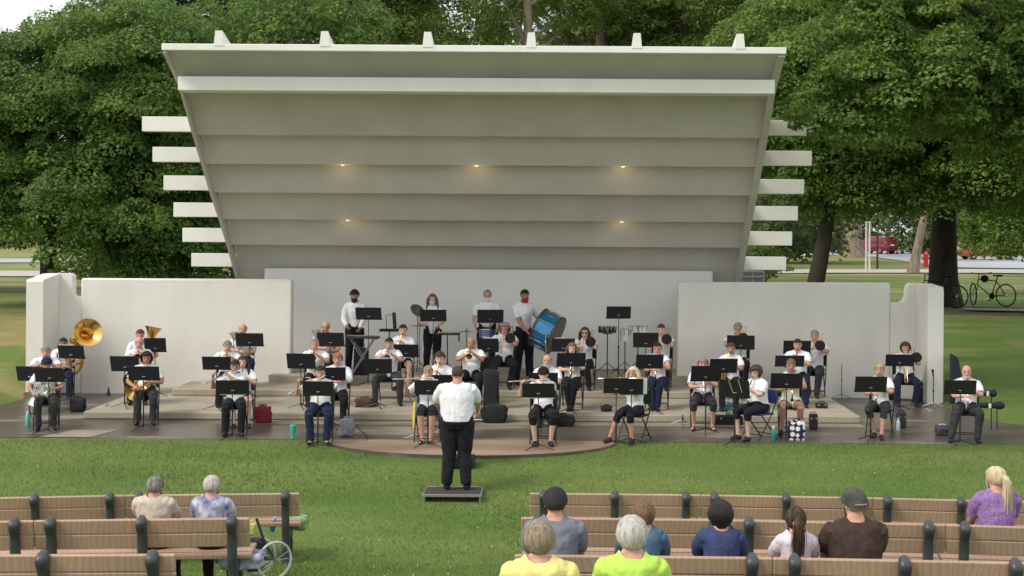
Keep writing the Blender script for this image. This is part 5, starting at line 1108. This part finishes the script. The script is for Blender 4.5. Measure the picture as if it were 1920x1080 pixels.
# ------------------------------------------------------------------ bags, bottles, small stands around the band
def put(px, py, s=None, z=None):
    z = 0 if z is None else z
    return G(px, py, z)
def bottle(lab, px, py, h, r, m, cap=None, z=0.0, capc=None, shape='bottle', nm='water_bottle'):
    p = put(px, py, z=z); t = thing(nm, lab, 'bottle' if nm == 'water_bottle' else 'tumbler', (p.x, p.y, z))
    mb = MB()
    if shape == 'tumbler': mb.lathe((0, 0, 0), (0, 0, 1), [(0, r * .72), (h * .35, r * .78), (h * .4, r * .95), (h * .96, r), (h * .96, 0)], 18)
    else: mb.lathe((0, 0, 0), (0, 0, 1), [(0, r * .9), (.01, r), (h * .70, r), (h * .80, r * .6), (h * .85, r * .42)], 18)
    mb.build('bottle_body', m, t); mb = MB(); mb.lathe((0, 0, h * (.955 if shape == 'tumbler' else .84)), (0, 0, 1), [(0, r * (1.02 if shape == 'tumbler' else .6)), (h * (.045 if shape == 'tumbler' else .15), r * (1.0 if shape == 'tumbler' else .55)), (h * (.05 if shape == 'tumbler' else .16), 0)], 16); mb.build('lid', cap or m, t)
TURQ = mat('turquoise', (.08, .52, .42), .3, coat=.4); WHT = mat('white_plastic', (.72, .72, .72), .4)
bottle('turquoise bottle with white cap on the pavement at far left', 52, 799, .27, .040, TURQ, WHT)
bottle('turquoise tumbler standing at the grass edge left of the sandals', 549, 821, .22, .050, TURQ, shape='tumbler', nm='tumbler')
bottle('teal bottle with white lid standing near the polka-dot bag', 1450, 827, .26, .042, mat('teal', (.01, .24, .25), .25, coat=.5), WHT)
bottle('lime green bottle beside the black case of the sideways woman', 1384, 803, .34, .030, mat('lime_plastic', (.25, .62, .10), .35), WHT)
bottle('clear water bottle beside the blonde in grey capri trousers', 1684, 807, .22, .034, mat('clear_plastic', (.55, .65, .68), .15), WHT)
bottle('small yellow-labelled bottle under the blue chair left of the conductor', 808, 828, .24, .036, mat('amber', (.42, .24, .03), .3), mat('cap_black', (.014, .014, .017), .8))
def blob(nm, lab, cat, px, py, z, dims, m, rz=0, seed=1, sub=3, squash=.7, extra=None, group=None):
    """soft bag: a box rounded and rumpled"""
    import bmesh
    p = put(px, py, z=z); bm = bmesh.new(); bmesh.ops.create_cube(bm, size=2); bmesh.ops.subdivide_edges(bm, edges=bm.edges, cuts=6, use_grid_fill=True)
    for v in bm.verts:
        c_ = v.co.copy(); r = c_.normalized() * 1.22; v.co = c_.lerp(r, squash * .75)
        n = mnoise.noise_vector(v.co * 1.6 + Vector((seed, 0, 0))) * .22; v.co += n; v.co = Vector((v.co.x * dims[0] / 2, v.co.y * dims[1] / 2, max(0.0, (v.co.z + 1) * dims[2] / 2)))
    me = bpy.data.meshes.new(nm); bm.to_mesh(me); bm.free(); me.materials.append(m); me.shade_smooth()
    t = thing(nm, lab, cat, (p.x, p.y, z), R(rz), group); o = bpy.data.objects.new('bag_body', me); col.objects.link(o); o.parent = t
    mb = MB(); w_, h_ = dims[0], dims[2]; mb.tube([(-w_ * .25, 0, h_ * .9), (-w_ * .2, 0, h_ * 1.12), (w_ * .2, 0, h_ * 1.12), (w_ * .25, 0, h_ * .9)], .009, 6); mb.build('handle', extra or m, t); return t
maroon = mat('maroon_canvas', (.22, .015, .03), .8, bump=.3)
def dots_mat():
    m = bpy.data.materials.new('polka'); m.use_nodes = True; t = m.node_tree; b = t.nodes['Principled BSDF']; b.inputs['Roughness'].default_value = .8
    tc = t.nodes.new('ShaderNodeTexCoord'); v = t.nodes.new('ShaderNodeTexVoronoi'); v.inputs['Scale'].default_value = 10; v.inputs['Randomness'].default_value = .35; t.links.new(tc.outputs['Object'], v.inputs[0])
    cr = t.nodes.new('ShaderNodeValToRGB'); cr.color_ramp.interpolation = 'CONSTANT'; cr.color_ramp.elements[0].color = (.72, .72, .74, 1); cr.color_ramp.elements[1].position = .40; cr.color_ramp.elements[1].color = (.012, .014, .035, 1)
    t.links.new(v.outputs['Distance'], cr.inputs[0]); t.links.new(cr.outputs[0], b.inputs['Base Color']); return m
blob('tote_bag', 'dark red tote bag standing right of the leftmost flute player', 'bag', 493, 793, 0, (.30, .18, .30), maroon, seed=2, squash=.4)
blob('backpack', 'brown backpack slumped on the step before the left wing wall', 'backpack', 499, 722, .14, (.34, .24, .36), mat('bag_brown', (.085, .06, .055), .9, bump=.3), seed=3)
blob('handbag', 'patterned grey mesh bag with pink lining beside the sandals', 'bag', 651, 818, 0, (.24, .20, .30), mat('mesh_pattern', (.42, .42, .50), .9, scale=60, rgb2=(.09, .09, .12)), seed=4, squash=.5)
blob('shoulder_bag', 'brown leather bag at the foot of the dark-haired trumpeter', 'bag', 684, 763, .14, (.34, .20, .17), mat('bag_leather', (.07, .035, .025), .6), seed=5, squash=.4)
blob('gig_bag', 'large rounded black horn case lying right of the conductor', 'instrument case', 926, 793, 0, (.44, .22, .33), BLKFAB, seed=6, squash=.75)
blob('gig_bag', 'tall black gig bag standing right of the bald trumpeter', 'instrument case', 921, 766, .14, (.28, .22, .72), BLKFAB, seed=7, squash=.35)
blob('gig_bag', 'tall black gig bag standing behind the blond youth', 'instrument case', 677, 716, .30, (.30, .20, .72), BLKFAB, seed=8, squash=.4)
blob('gig_bag', 'dark round bag on the pavement behind the sousaphone man\'s stand', 'instrument case', 146, 772, 0, (.28, .2, .26), BLKFAB, seed=9)
blob('sun_hat', 'dark hat lying on the lower step left of the blonde', 'hat', 1137, 771, .14, (.20, .18, .11), BLKFAB, seed=10)
blob('jacket', 'black jacket heaped on the pavement behind the flute player in black bandana', 'jacket', 1052, 798, 0, (.46, .22, .20), BLKFAB, seed=11)
blob('shoulder_bag', 'light blue bag on top of the black case behind the pencils', 'bag', 1362, 780, .02, (.26, .2, .24), mat('sky_cloth', (.20, .42, .52), .8, scale=18, rgb2=(.02, .14, .18)), seed=12)
blob('polka_dot_bag', 'navy bag with white polka dots standing at the grass edge', 'bag', 1493, 826, 0, (.27, .18, .33), dots_mat(), seed=13, squash=.3)
blob('yellow_bag', 'yellow cloth hanging beside the blue chair left of the conductor', 'bag', 779, 806, 0, (.10, .12, .46), mat('yellow_cloth', (.62, .55, .10), .8), seed=14)
blob('camera_bag', 'dark bag with white items left of the bearded man\'s foot', 'bag', 1767, 816, 0, (.24, .2, .17), mat('bag_grey', (.05, .055, .07), .6, .2), seed=15, extra=WHT)
def case(nm, lab, px, py, z, dims, m, rz=0, bands=None):
    p = put(px, py, z=z); t = thing(nm, lab, 'case', (p.x, p.y, z), R(rz)); MB().box((0, 0, dims[2] / 2), dims, bev=.018).build('shell', m, t)
    mb = MB(); mb.tube([(-.05, 0, dims[2]), (-.045, 0, dims[2] + .03), (.045, 0, dims[2] + .03), (.05, 0, dims[2])], .007, 6); mb.build('handle', BLACK, t)
    mb = MB(); [mb.box((x * dims[0] * .3, -dims[1] / 2 - .003, dims[2] * .72), (.03, .008, .03)) for x in (-1, 1)]; mb.build('latches', CHROME, t); return t
case('instrument_case', 'black instrument case lying below the light blue bag', 1366, 796, 0, (.50, .22, .17), BLKFAB)
case('instrument_case', 'small upright black case right of the polka-dot bag', 1525, 804, 0, (.15, .12, .27), mat('case_black', (.02, .02, .022), .5))
case('instrument_case', 'small black case with orange side beside the clear water bottle', 1690, 802, 0, (.16, .14, .28), mat('case_black', (.02, .02, .022), .5))
case('instrument_case', 'flat dark case on the step behind the dark-haired man in navy', 1540, 765, .14, (.22, .16, .10), BLKFAB)
case('amplifier', 'small black amplifier behind the last trombonist', 1734, 752, 0, (.34, .26, .42), mat('case_black', (.02, .02, .022), .5))['category'] = 'amplifier'
# wedge-shaped black thing standing in front of the right pier
p = put(1770, 752, z=0); t = thing('instrument_case', 'tall tapering dark blue case leaning against the right end pier', 'case', (8.12, 28.55, 0.0)); mb = MB(); mb.prism([(-.02, 0), (.30, 0), (.10, .98), (-.02, 1.06)], -.10, .10, axis='y'); mb.build('shell', mat('case_navy', (.012, .012, .035), .6), t); mb = MB(); mb.box((.16, -.11, .5), (.02, .02, .2)); mb.build('handle', BLACK, t)
# black cases on a low rack at far right
for k, (px, py, w_, lab) in enumerate(((1852, 760, .58, 'long black case with white label on low rack behind the bearded man'), (1848, 737, .38, 'shorter black case above the long one behind the bearded man'))):
    c = at(px, py, 104); t = thing('instrument_case', lab, 'case', (c.x, c.y, 0.0)); h = c.z
    mb = MB(); mb.tube([(-w_ / 2, 0, h), (w_ * .2, 0, h), (w_ * .38, 0, h), (w_ / 2, 0, h)], [.045, .055, .078, .05], 14); mb.build('shell', BLKFAB, t); mb = MB(); mb.box((.02, -.062, h), (.045, .01, .085)); mb.build('label', WHT, t); mb = MB(); [mb.tube([(x * w_ * .3, .02, 0), (x * w_ * .3, .02, h - .03)], .010, 6) for x in (-1, 1)]; mb.build('rack', BLACK, t)
# microphone and instrument stands
def micstand(lab, px, ybase, z, ytop_, mtop=None, m=None, arms=True, nm='microphone_stand'):
    p = put(px, ybase, z=z); s = F / p.y; hh = (W(px, ytop_, s)).z - z; t = thing(nm, lab, 'microphone stand' if 'micro' in nm else 'instrument stand', (p.x, p.y, z))
    mb = MB(); mb.tube([(0, 0, .05), (0, 0, hh)], .010, 7); mb.lathe((0, 0, hh * .5), (0, 0, 1), [(0, .011), (0, .018), (.04, .018), (.04, .011)], 8); mb.build('pole', m or BLACK, t)
    mb = MB(); [mb.tube([(0, 0, .10), (math.cos(a) * .24, math.sin(a) * .2, .012)], .009, 6) for a in (.4, 2.6, 4.6)]; mb.build('tripod_base', m or CHROME, t)
    if mtop: mb = MB(); mb.lathe((0, 0, hh - .02), mtop, [(0, .014), (.10, .018), (.12, .026), (.16, .024), (.175, 0)], 10); mb.build('microphone', BLACK, t)
micstand('lone microphone stand in front of the right wing wall', 1578, 748, 0, 682, m=mat('stand_grey', (.30, .30, .31), .35, .8))
micstand('stand holding a dark microphone in front of the right end pier', 1750, 764, 0, 706, (-.12, 0, 1))
micstand('pale microphone stand on the pavement left of the conductor', 781, 825, 0, 744, m=mat('stand_pale', (.55, .55, .52), .4, .5))
micstand('thin black stand at the lower step near the grey-haired clarinetist', 1280, 797, 0, 778)
# cone on peg
p = put(203, 762, z=.14); t = thing('mute_stand', 'small dark cone on a peg stand left of the horn player', 'stand', (p.x, p.y, .14)); mb = MB(); mb.lathe((0, 0, .20), (0, 0, 1), [(0, .036), (.02, .038), (.17, .010), (.18, 0)], 14); mb.build('cone', mat('case_navy', (.012, .012, .035), .6), t); mb = MB(); mb.tube([(0, 0, 0), (0, 0, .2)], .008, 6); [mb.tube([(0, 0, .04), (math.cos(a) * .12, math.sin(a) * .1, .01)], .007, 5) for a in (.2, 2.3, 4.4)]; mb.build('peg_stand', CHROME, t)
# cables
def cable(lab, pts, z=0):
    P3 = []
    for x, y in pts: 
        g0 = G(x, y, 0); zz = z if g0.y > 23.4 else ground(g0.x, g0.y); q = G(x, y, zz + .012); P3.append(q)
    mb = MB(); o0 = P3[0]; mb.tube([tuple(q - o0) for q in P3], .007, 5); o = mb.build('cable', BLACK, loc=o0); tag(o, lab, 'cable')
cable('black cable winding across the pavement left of the pale microphone stand', [(668, 796), (676, 808), (684, 812), (690, 822), (684, 836), (682, 846), (688, 856)])
cable('black cable running over the grass left of the podium', [(791, 832), (788, 850), (782, 870), (774, 888), (762, 905), (748, 912)])

# ------------------------------------------------------------------ audience and benches
def make_bench(L, label, px_left, y_top, s, dy, group='slatted park benches facing the stage', far=0):
    """the back faces the camera; origin at the left foot of the back"""
    A = W(px_left, y_top, s); B_ = W(px_left + (L * (s)), y_top, s); gx = A.x + L / 2 * math.cos(dy); zt = A.z; gz = zt - .85
    t = thing('park_bench', label, 'bench', (A.x, A.y, gz), dy, group)
    tb = Matrix.Rotation(R(12), 3, 'X')       # back leans towards the camera at the top
    for q, z in enumerate((.775, .628)):
        MB().box((L / 2, -.02 - (z - .45) * .20 + .05, z), (L - .008, .040, .140), tb, bev=.007).build('back_slat', PLANK, t, ang=30)
    for q in range(3): MB().box((L / 2, .14 + q * .150, .435 + .012 * q), (L - .008, .140, .040), bev=.007).build('seat_slat', PLANK, t, ang=30)
    for x in (.17, L / 2, L - .17):
        mb = MB(); rg = lambda y, z, a, b_: [(x + a * math.copysign(abs(math.cos(q)) ** .6, math.cos(q)), y + b_ * math.copysign(abs(math.sin(q)) ** .6, math.sin(q)), z) for q in np.linspace(0, 2 * math.pi, 14, False)]
        path_ = [(.02, -.30, .055, .060), (.03, 0, .055, .055), (.03, .25, .050, .050), (-.02, .42, .048, .050), (-.055, .56, .048, .045), (-.062, .67, .046, .040), (-.085, .73, .046, .050), (-.108, .78, .050, .064), (-.114, .820, .051, .070), (-.108, .850, .047, .060), (-.095, .870, .036, .040), (-.088, .889, .018, .020)]
        V_ = [v for p_ in path_ for v in rg(*p_)]; n_ = 14
        mb.add(V_, [(i * n_ + q, i * n_ + (q + 1) % n_, (i + 1) * n_ + (q + 1) % n_, (i + 1) * n_ + q) for i in range(len(path_) - 1) for q in range(n_)] + [tuple((len(path_) - 1) * n_ + q for q in range(n_))])
        mb.prism([(.02, .30), (.20, .30), (.34, .18), (.36, -.3), (.46, -.3), (.44, .22), (.52, .40), (.52, .425), (.0, .405)], x - .045, x + .045, axis='x')
        o = mb.build('support', GREYPL, t, ang=50); fixnormals(o.data)
    return t
L = 2.055
ROW = {1: 155, 2: 191, 3: 234}
def chain(row, px, yt, first, n, dy0, ddy, labels, s0=None):
    s = s0 or ROW[row]; A = W(px, yt, s); x, y, z = A
    for k in range(n):
        dy = dy0 + ddy * k
        t = make_bench(L, labels[k], px, yt, s, R(dy)); t.location = (x, y, ground(x + .6, y) * 0 + z - .85)
        x += L * math.cos(R(dy)); y += L * math.sin(R(dy)); z += 0
chain(1, 993, 922, 0, 3, -1.2, -2.2, ['front right bench row, first bench from the aisle', 'front right bench row, second bench from the aisle', 'front right bench row, third bench, beside the purple blouse'])
chain(2, 977, 967, 0, 3, -1.5, -2.8, ['middle right bench row, bench at the aisle with denim-jacket woman behind it', 'middle right bench row, second bench from the aisle', 'middle right bench row, last bench behind the purple blouse'])
chain(3, 965, 1036, 0, 2, -1.2, -2.2, ['third right bench row, bench at the aisle under black-capped man', 'third right bench row, bench supporting the man in brown tee'])
def chainL(row, px_r, yt, n, dy0, ddy, labels):
    s = ROW[row]; A = W(px_r, yt, s); x, y, z = A
    for k in range(n):
        dy = dy0 + ddy * k; x -= L * math.cos(R(dy)); y -= L * math.sin(R(dy))
        t = make_bench(L, labels[k], 500, yt, s, R(dy)); t.location = (x, y, z - .85)
chainL(1, 563, 922, 2, 5.5, 2.5, ['front left bench row, bench with green bag on its seat end', 'front left bench row, outer bench at the picture edge'])
chainL(2, 470, 968, 2, 5.0, 3.0, ['middle left bench row, bench carrying the two patterned shirts', 'middle left bench row, outer bench cut by the picture edge'])
chainL(3, 332, 1035, 1, 2.5, 3.0, ['third left bench row, nearest bench at the bottom left'])

def aud(label, px, ytop, s, fl, **kw):
    return person(label, px, ytop, s, rz=180, floor=fl, group='audience members on the benches', vox=.012, seat=.46, nd=.028, lean=-.02, mask='none', Rr=(-.16, -.34, .62), L=(.16, -.34, .62), **kw)
def aud2(*a, **k): return aud(*a, **k)
g3, g4, g2 = .095, .30, -.125
aud('man in black cap and grey tee seen from behind, third bench row', 1041, 912, 228, g3, hair='short', hc='brown', hat='cap', shirt='grey', skin=1, w=1.08, strands=0, pitch=.05)
aud('person with ash-blond hair in yellow tee nearest the camera', 1012, 973, 284, g4, hair='fluffy', hc='ash', shirt='yellow', skin=1, w=1.1, strands=900, pitch=.05)
aud('person with short white-grey hair in lime green top', 1185, 962, 284, g4, hair='fluffy', hc='white', shirt='lime', skin=1, w=1.0, strands=900, pitch=.05, fem=True)
aud('woman with brown streaked hair in denim jacket against a yellow bag', 1207, 938, 228, g3, hair='fluffy', hc='lightbrown', shirt='denim', sleeve='long', skin=1, w=.95, fem=True, strands=700, pitch=.15, yaw=-.3)
aud('woman with dark wavy bob in navy tee, back turned', 1351, 937, 228, g3, hair='bob', hc='black', shirt='navytee', skin=1, fem=True, w=1.0, strands=900, pitch=.05)
aud('girl with long brown ponytail and pink hair tie in pale pink tee', 1491, 949, 228, g3, hair='pony', hc='brown', shirt='pinkwhite', skin=1, fem=True, w=.85, strands=700, pitch=.1)
aud('man in dark grey cap and brown tee seen from behind', 1601, 914, 228, g3, hair='short', hc='grey', hat='greycap', shirt='brown', skin=1, w=1.22, strands=0, yaw=.25)
aud('woman with blonde tied-back hair in purple blouse at right edge', 1866, 872, 186, g2, hair='pony', hc='platinum', shirt='purple', skin=1, fem=True, w=1.15, strands=900, yaw=.45)
aud('person in cream patterned shirt on the middle left bench', 292, 893, 186, g2, hair='short', hc='grey', shirt='floralcream', skin=1, w=1.2, strands=300)
aud('person in blue and white leaf-patterned shirt on the middle left bench', 398, 890, 186, g2, hair='short', hc='white', shirt='floralblue', skin=1, w=1.05, strands=300)
# pink hair tie belongs to the girl: small ring part
for o in list(col.objects):
    if o.get('label', '').startswith('girl with long'):
        mb = MB(); hq = [c for c in o.children if c.name.startswith('hair')][0]
        k = W(1491, 949, 228).z - g3
        mb.tube([(.030 * math.cos(a), .135, k - .118 + .020 * math.sin(a)) for a in np.linspace(0, 6.28, 12, False)], .013, 7, closed=True); mb.build('hair_tie', mat('pink_tie', (.62, .28, .27), .8), o)
# yellow bag on the third row bench, green bag and bottle on the front-left bench
def soft(nm, lab, cat, loc, dims, m, seed, rz=0):
    p = bpy.data.objects; t = blob(nm, lab, cat, 960, 900, 0, dims, m, seed=seed, rz=rz, squash=.4); t.location = loc; return t
c = W(1210, 1040, 226); soft('tote_bag', 'yellow canvas tote bag on the bench behind the denim jacket', 'bag', (c.x + .04, c.y + .25, g3 + .46), (.58, .14, .20), mat('bag_yellow', (.72, .42, .03), .7), 21)
c = W(556, 992, 152); soft('plastic_bag', 'green leafy-looking bag on the end of the front left bench', 'bag', (c.x, c.y, c.z - .0), (.26, .22, .16), mat('bag_green', (.10, .26, .07), .6, scale=25, rgb2=(.35, .45, .25)), 22)
c = W(508, 998, 154); t = thing('water_bottle', 'blue bottle on the seat of the front left bench', 'bottle', (c.x, c.y + .05, c.z)); mb = MB(); mb.lathe((0, 0, 0), (.25, 0, 1), [(0, .03), (.13, .03), (.16, .015)], 12); mb.build('bottle_body', mat('bottle_blue', (.05, .30, .62), .3), t); mb = MB(); mb.lathe((.04, 0, .155), (.25, 0, 1), [(0, .018), (.03, .018), (.03, 0)], 10); mb.build('lid', WHT, t)
c = W(475, 992, 168); soft('sun_visor', 'pale yellow-green cloth at the end of the middle left bench', 'cloth', (c.x - .03, c.y, c.z - .06), (.13, .12, .13), mat('cloth_limey', (.48, .52, .14), .8), 23)
c = W(465, 1062, 186); soft('jacket', 'crumpled white and navy jacket on the seat end of the middle left bench', 'jacket', (c.x - .05, c.y - .02, c.z), (.42, .3, .15), CL['floralblue'], 24)
# wheeled walker with spoked wheel at the aisle
c = W(515, 1045, 170); wz = ground(c.x, c.y); t = thing('wheeled_walker', 'folded wheeled walker with white spoked wheel beside the left benches', 'walker', (c.x, c.y, wz)); h = .215
TYR = mat('tyre_pale', (.55, .55, .52), .6)
for q, (x, y, nm) in enumerate(((0, 0, 'wheel'), (-.22, .18, 'wheel'))):
    wh = MB(); ax = Vector((.62, -.78, 0)).normalized() if q == 0 else Vector((.55, -.84, 0)).normalized(); u = Vector((-ax.y, ax.x, 0)); cc = Vector((x, y, h))
    wh.tube([cc + (u * math.cos(a) + Vector((0, 0, 1)) * math.sin(a)) * .20 for a in np.linspace(0, 6.28, 30, False)], .0135, 7, closed=True); wo_ = wh.build(nm, TYR, t)
    wh = MB(); [wh.tube([cc, cc + (u * math.cos(a) + Vector((0, 0, 1)) * math.sin(a)) * .195], .0025, 4) for a in np.linspace(0, 6.28, 14, False)]; wh.lathe(cc - ax * .03, ax, [(0, .02), (.06, .02)], 10); wh.build('spokes', CHROME, wo_)
mb = MB(); mb.tube([(0, 0, h), (-.14, .05, .45), (-.22, .08, .66)], .016, 7); mb.tube([(0, 0, h), (-.25, .1, .24), (-.22, .18, h)], .012, 7); mb.tube([(-.14, .05, .45), (-.30, .1, .40)], .012, 6); mb.build('frame', BLACK, t)
mb = MB(); mb.box((-.24, .08, .26), (.20, .22, .34), Matrix.Rotation(R(20), 3, 'Z'), bev=.03); mb.build('bag', BLKFAB, t)

# ------------------------------------------------------------------ bicycles, car, street things
def bicycle(lab, loc, rz, steer=0, bag=True, lean_=0):
    t = thing('bicycle', lab, 'bicycle', loc, R(rz)); t.rotation_euler = (R(lean_), 0, R(rz)); BK = mat('tyre', (.012, .012, .012), .7); r = .335
    for nm, x, st_ in (('wheel', .53, steer), ('wheel', -.53, 0)):
        u = Vector((math.cos(R(st_)), math.sin(R(st_)), 0)); c_ = Vector((x, 0, r)); mb = MB(); mb.tube([c_ + (u * math.cos(a) + Vector((0, 0, 1)) * math.sin(a)) * (r - .02) for a in np.linspace(0, 6.28, 32, False)], .021, 7, closed=True); w_ = mb.build(nm, BK, t)
        mb = MB(); [mb.tube([c_, c_ + (u * math.cos(a) + Vector((0, 0, 1)) * math.sin(a)) * (r - .03)], .002, 4) for a in np.linspace(0, 6.28, 18, False)]; mb.tube([c_ - Vector((-u.y, u.x, 0)) * .05, c_ + Vector((-u.y, u.x, 0)) * .05], .02, 8); mb.build('spokes', CHROME, w_)
    fm = mat('bike_frame', (.018, .018, .02), .35); mb = MB(); hd_ = Vector((.36, 0, .78)); hb_ = Vector((.40, 0, .62)); bb = Vector((-.06, 0, .29)); stp = Vector((-.22, 0, .74)); rw = Vector((-.53, 0, r))
    for a, b in ((hd_, stp), (hb_, bb), (bb, stp), (bb, rw), (stp, rw), (hd_, hb_), (stp, stp + Vector((-.05, 0, .14)))): mb.tube([a, b], .017, 7)
    uu = Vector((-math.sin(R(steer)), math.cos(R(steer)), 0))
    for sg in (-1, 1): mb.tube([hb_ + uu * .04 * sg, Vector((.53, 0, r)) + uu * .055 * sg], .013, 6)
    mb.build('frame', fm, t); mb = MB(); hc_ = hd_ + Vector((-.02, 0, .16)); mb.tube([hd_, hc_], .014, 6); mb.tube([hc_ + uu * .30 + Vector((-.08, 0, .04)), hc_ + uu * .12, hc_ - uu * .12, hc_ - uu * .30 + Vector((-.08, 0, .04))], .013, 7); mb.build('handlebar', fm, t)
    mb = MB(); mb.tube([(-.40, 0, .90), (-.30, 0, .905), (-.12, 0, .90)], [(.07, .03), (.06, .028), (.018, .018)], 10); mb.build('saddle', BK, t)
    mb = MB(); mb.lathe((-.06, -.04, .29), (0, 1, 0), [(0, .09), (.01, .09)], 18); mb.tube([(-.06, -.06, .29), (.06, -.07, .17)], .01, 6); mb.tube([(-.06, .06, .29), (-.18, .07, .41)], .01, 6); mb.box((.06, -.11, .16), (.09, .08, .02)); mb.build('crankset', BK, t)
    if bag: mb = MB(); mb.ell((.16, 0, .80), (.13, .08, .11), 12, 8); mb.build('frame_bag', BLKFAB, t)
    return t
c = W(1855, 574, 64); bicycle('black bicycle standing free on the path at right edge', (c.x, c.y, c.z), 132, -42, True)
c = W(1752, 572, 65); bicycle('black bicycle leaning at the thick trunk behind the right pier', (c.x, c.y - .3, 1.40), 160, 20, False)
# dark red estate car seen from behind at an angle
def car(lab, loc, rz, rgb, sc=1):
    t = thing('parked_car', lab, 'car', loc, R(rz), 'cars on the far street'); paint = mat('car_' + lab[:5].strip(), rgb, .25, .3, coat=.6); gl = mat('car_glass', (.03, .04, .05), .08)
    L_, Wd = 2.35, .92        # half length, half width; front is +x
    def loftx(secs, m, nm, par=t):
        V = []; n = 12
        for x, zl, zh, wl, wh_ in secs:
            V += [(x, -wl, zl), (x, -wl * 1.0, zl + (zh - zl) * .4), (x, -(wl + wh_) / 2, zl + (zh - zl) * .75), (x, -wh_ * .96, zh - .03), (x, -wh_ * .7, zh), (x, wh_ * .7, zh), (x, wh_ * .96, zh - .03), (x, (wl + wh_) / 2, zl + (zh - zl) * .75), (x, wl, zl + (zh - zl) * .4), (x, wl, zl)]
        k = 10; Fs = [(i * k + q, i * k + (q + 1) % k, (i + 1) * k + (q + 1) % k, (i + 1) * k + q) for i in range(len(secs) - 1) for q in range(k)] + [tuple(range(k))[::-1], tuple((len(secs) - 1) * k + q for q in range(k))]
        o = MB().add(V, Fs).build(nm, m, par, ang=30); fixnormals(o.data); return o
    loftx([(-2.32, .38, .95, .80, .78), (-2.25, .30, 1.08, .88, .84), (-1.2, .25, 1.10, .92, .88), (.2, .25, 1.08, .93, .88), (1.0, .25, 1.05, .92, .86), (2.0, .28, .92, .88, .80), (2.3, .35, .75, .76, .70)], paint, 'body')
    loftx([(-2.22, 1.05, 1.12, .84, .80), (-1.95, 1.06, 1.66, .84, .66), (-1.0, 1.06, 1.76, .86, .68), (.1, 1.05, 1.74, .86, .67), (.55, 1.04, 1.60, .85, .64), (1.15, 1.02, 1.08, .84, .78)], paint, 'cabin')
    mb = MB(); mb.add([(-2.20, -.66, 1.14), (-2.20, .66, 1.14), (-1.99, .56, 1.58), (-1.99, -.56, 1.58)], [(0, 1, 2, 3)]); mb.build('rear_window', gl, t)
    for sg in (-1, 1):
        mb = MB(); [mb.add([(a, sg * .868, 1.12), (b, sg * .868, 1.12), (b - .03, sg * .72, 1.60), (a + .06, sg * .72, 1.60)], [(0, 1, 2, 3)]) for a, b in ((-1.85, -1.05), (-.95, -.15), (-.05, .65))]; mb.build('side_window', gl, t)
        mb = MB(); mb.box((-2.28, sg * .74, .98), (.08, .16, .26), bev=.02); mb.build('tail_light', mat('tail_red', (.35, .01, .01), .3), t)
        for x in (-1.45, 1.45):
            mb = MB(); mb.lathe((x, sg * .70, .34), (0, sg, 0), [(0, .34), (.20, .34), (.20, .20)], 20); mb.build('wheel', mat('tyre', (.012, .012, .012), .7), t); mb = MB(); mb.lathe((x, sg * .88, .34), (0, sg, 0), [(0, .21), (.03, .19), (.03, 0)], 16); mb.build('hubcap', CHROME, t)
    mb = MB(); mb.box((-2.34, 0, .50), (.10, 1.6, .16), bev=.03); mb.build('bumper', mat('bumper_dark', (.05, .02, .02), .5), t); mb = MB(); mb.box((-2.335, 0, .88), (.02, .48, .14)); mb.build('number_plate', WHT, t); return t
c = G(1641, 476, 1.41); car('dark red estate car parked on the street beyond the trees', (c.x, c.y, 1.43), 122, (.17, .012, .025))
c = G(1850, 487, 1.41); car('orange-red car partly hidden by leaves at the right edge', (c.x, c.y, 1.43), 5, (.50, .07, .02))
# hydrant, posts
c = G(1736, 500, 1.41); t = thing('fire_hydrant', 'red fire hydrant beside the leaning grey tree trunk', 'hydrant', (c.x, c.y, 1.4)); red = mat('hydrant_red', (.55, .03, .02), .4)
sc_ = 1.0; mb = MB(); mb.lathe((0, 0, 0), (0, 0, 1), [(0, .20), (.05, .20), (.05, .15), (.72, .15), (.72, .19), (.77, .19), (.80, .16), (.92, .10), (.98, .03), (1.0, 0)], 18); mb.build('barrel', red, t)
for a in (0, math.pi, -math.pi / 2): mb = MB(); mb.lathe((0, 0, .55), (math.cos(a), math.sin(a), 0), [(.10, .07), (.22, .07), (.22, .09), (.27, .09), (.27, 0)], 12); mb.build('outlet', red, t)
def post(lab, px, yb, yt_, r, m, z=1.4, nm='post', topc=None):
    c = G(px, yb, z); s = F / c.y; h = (W(px, yt_, s)).z - z; t = thing(nm, lab, 'post', (c.x, c.y, z)); mb = MB(); mb.lathe((0, 0, -.1), (0, 0, 1), [(0, r), (h + .1, r * .8)], 10); mb.build('shaft', m, t); mb = MB(); mb.lathe((0, 0, h), (0, 0, 1), [(0, r * 1.1), (.05, r * 1.1), (.08, 0)], 10); mb.build('cap', m, t)
post('pale pole, left of a close pair on the upper lawn', 1624, 512, 418, .07, mat('post_pale', (.55, .52, .48), .6)); post('pale pole, right of a close pair on the upper lawn', 1630, 512, 418, .06, mat('post_white', (.70, .70, .70), .6)); post('thin brown post right of the pale pair of poles', 1645, 504, 440, .07, mat('post_brown', (.10, .05, .035), .8))
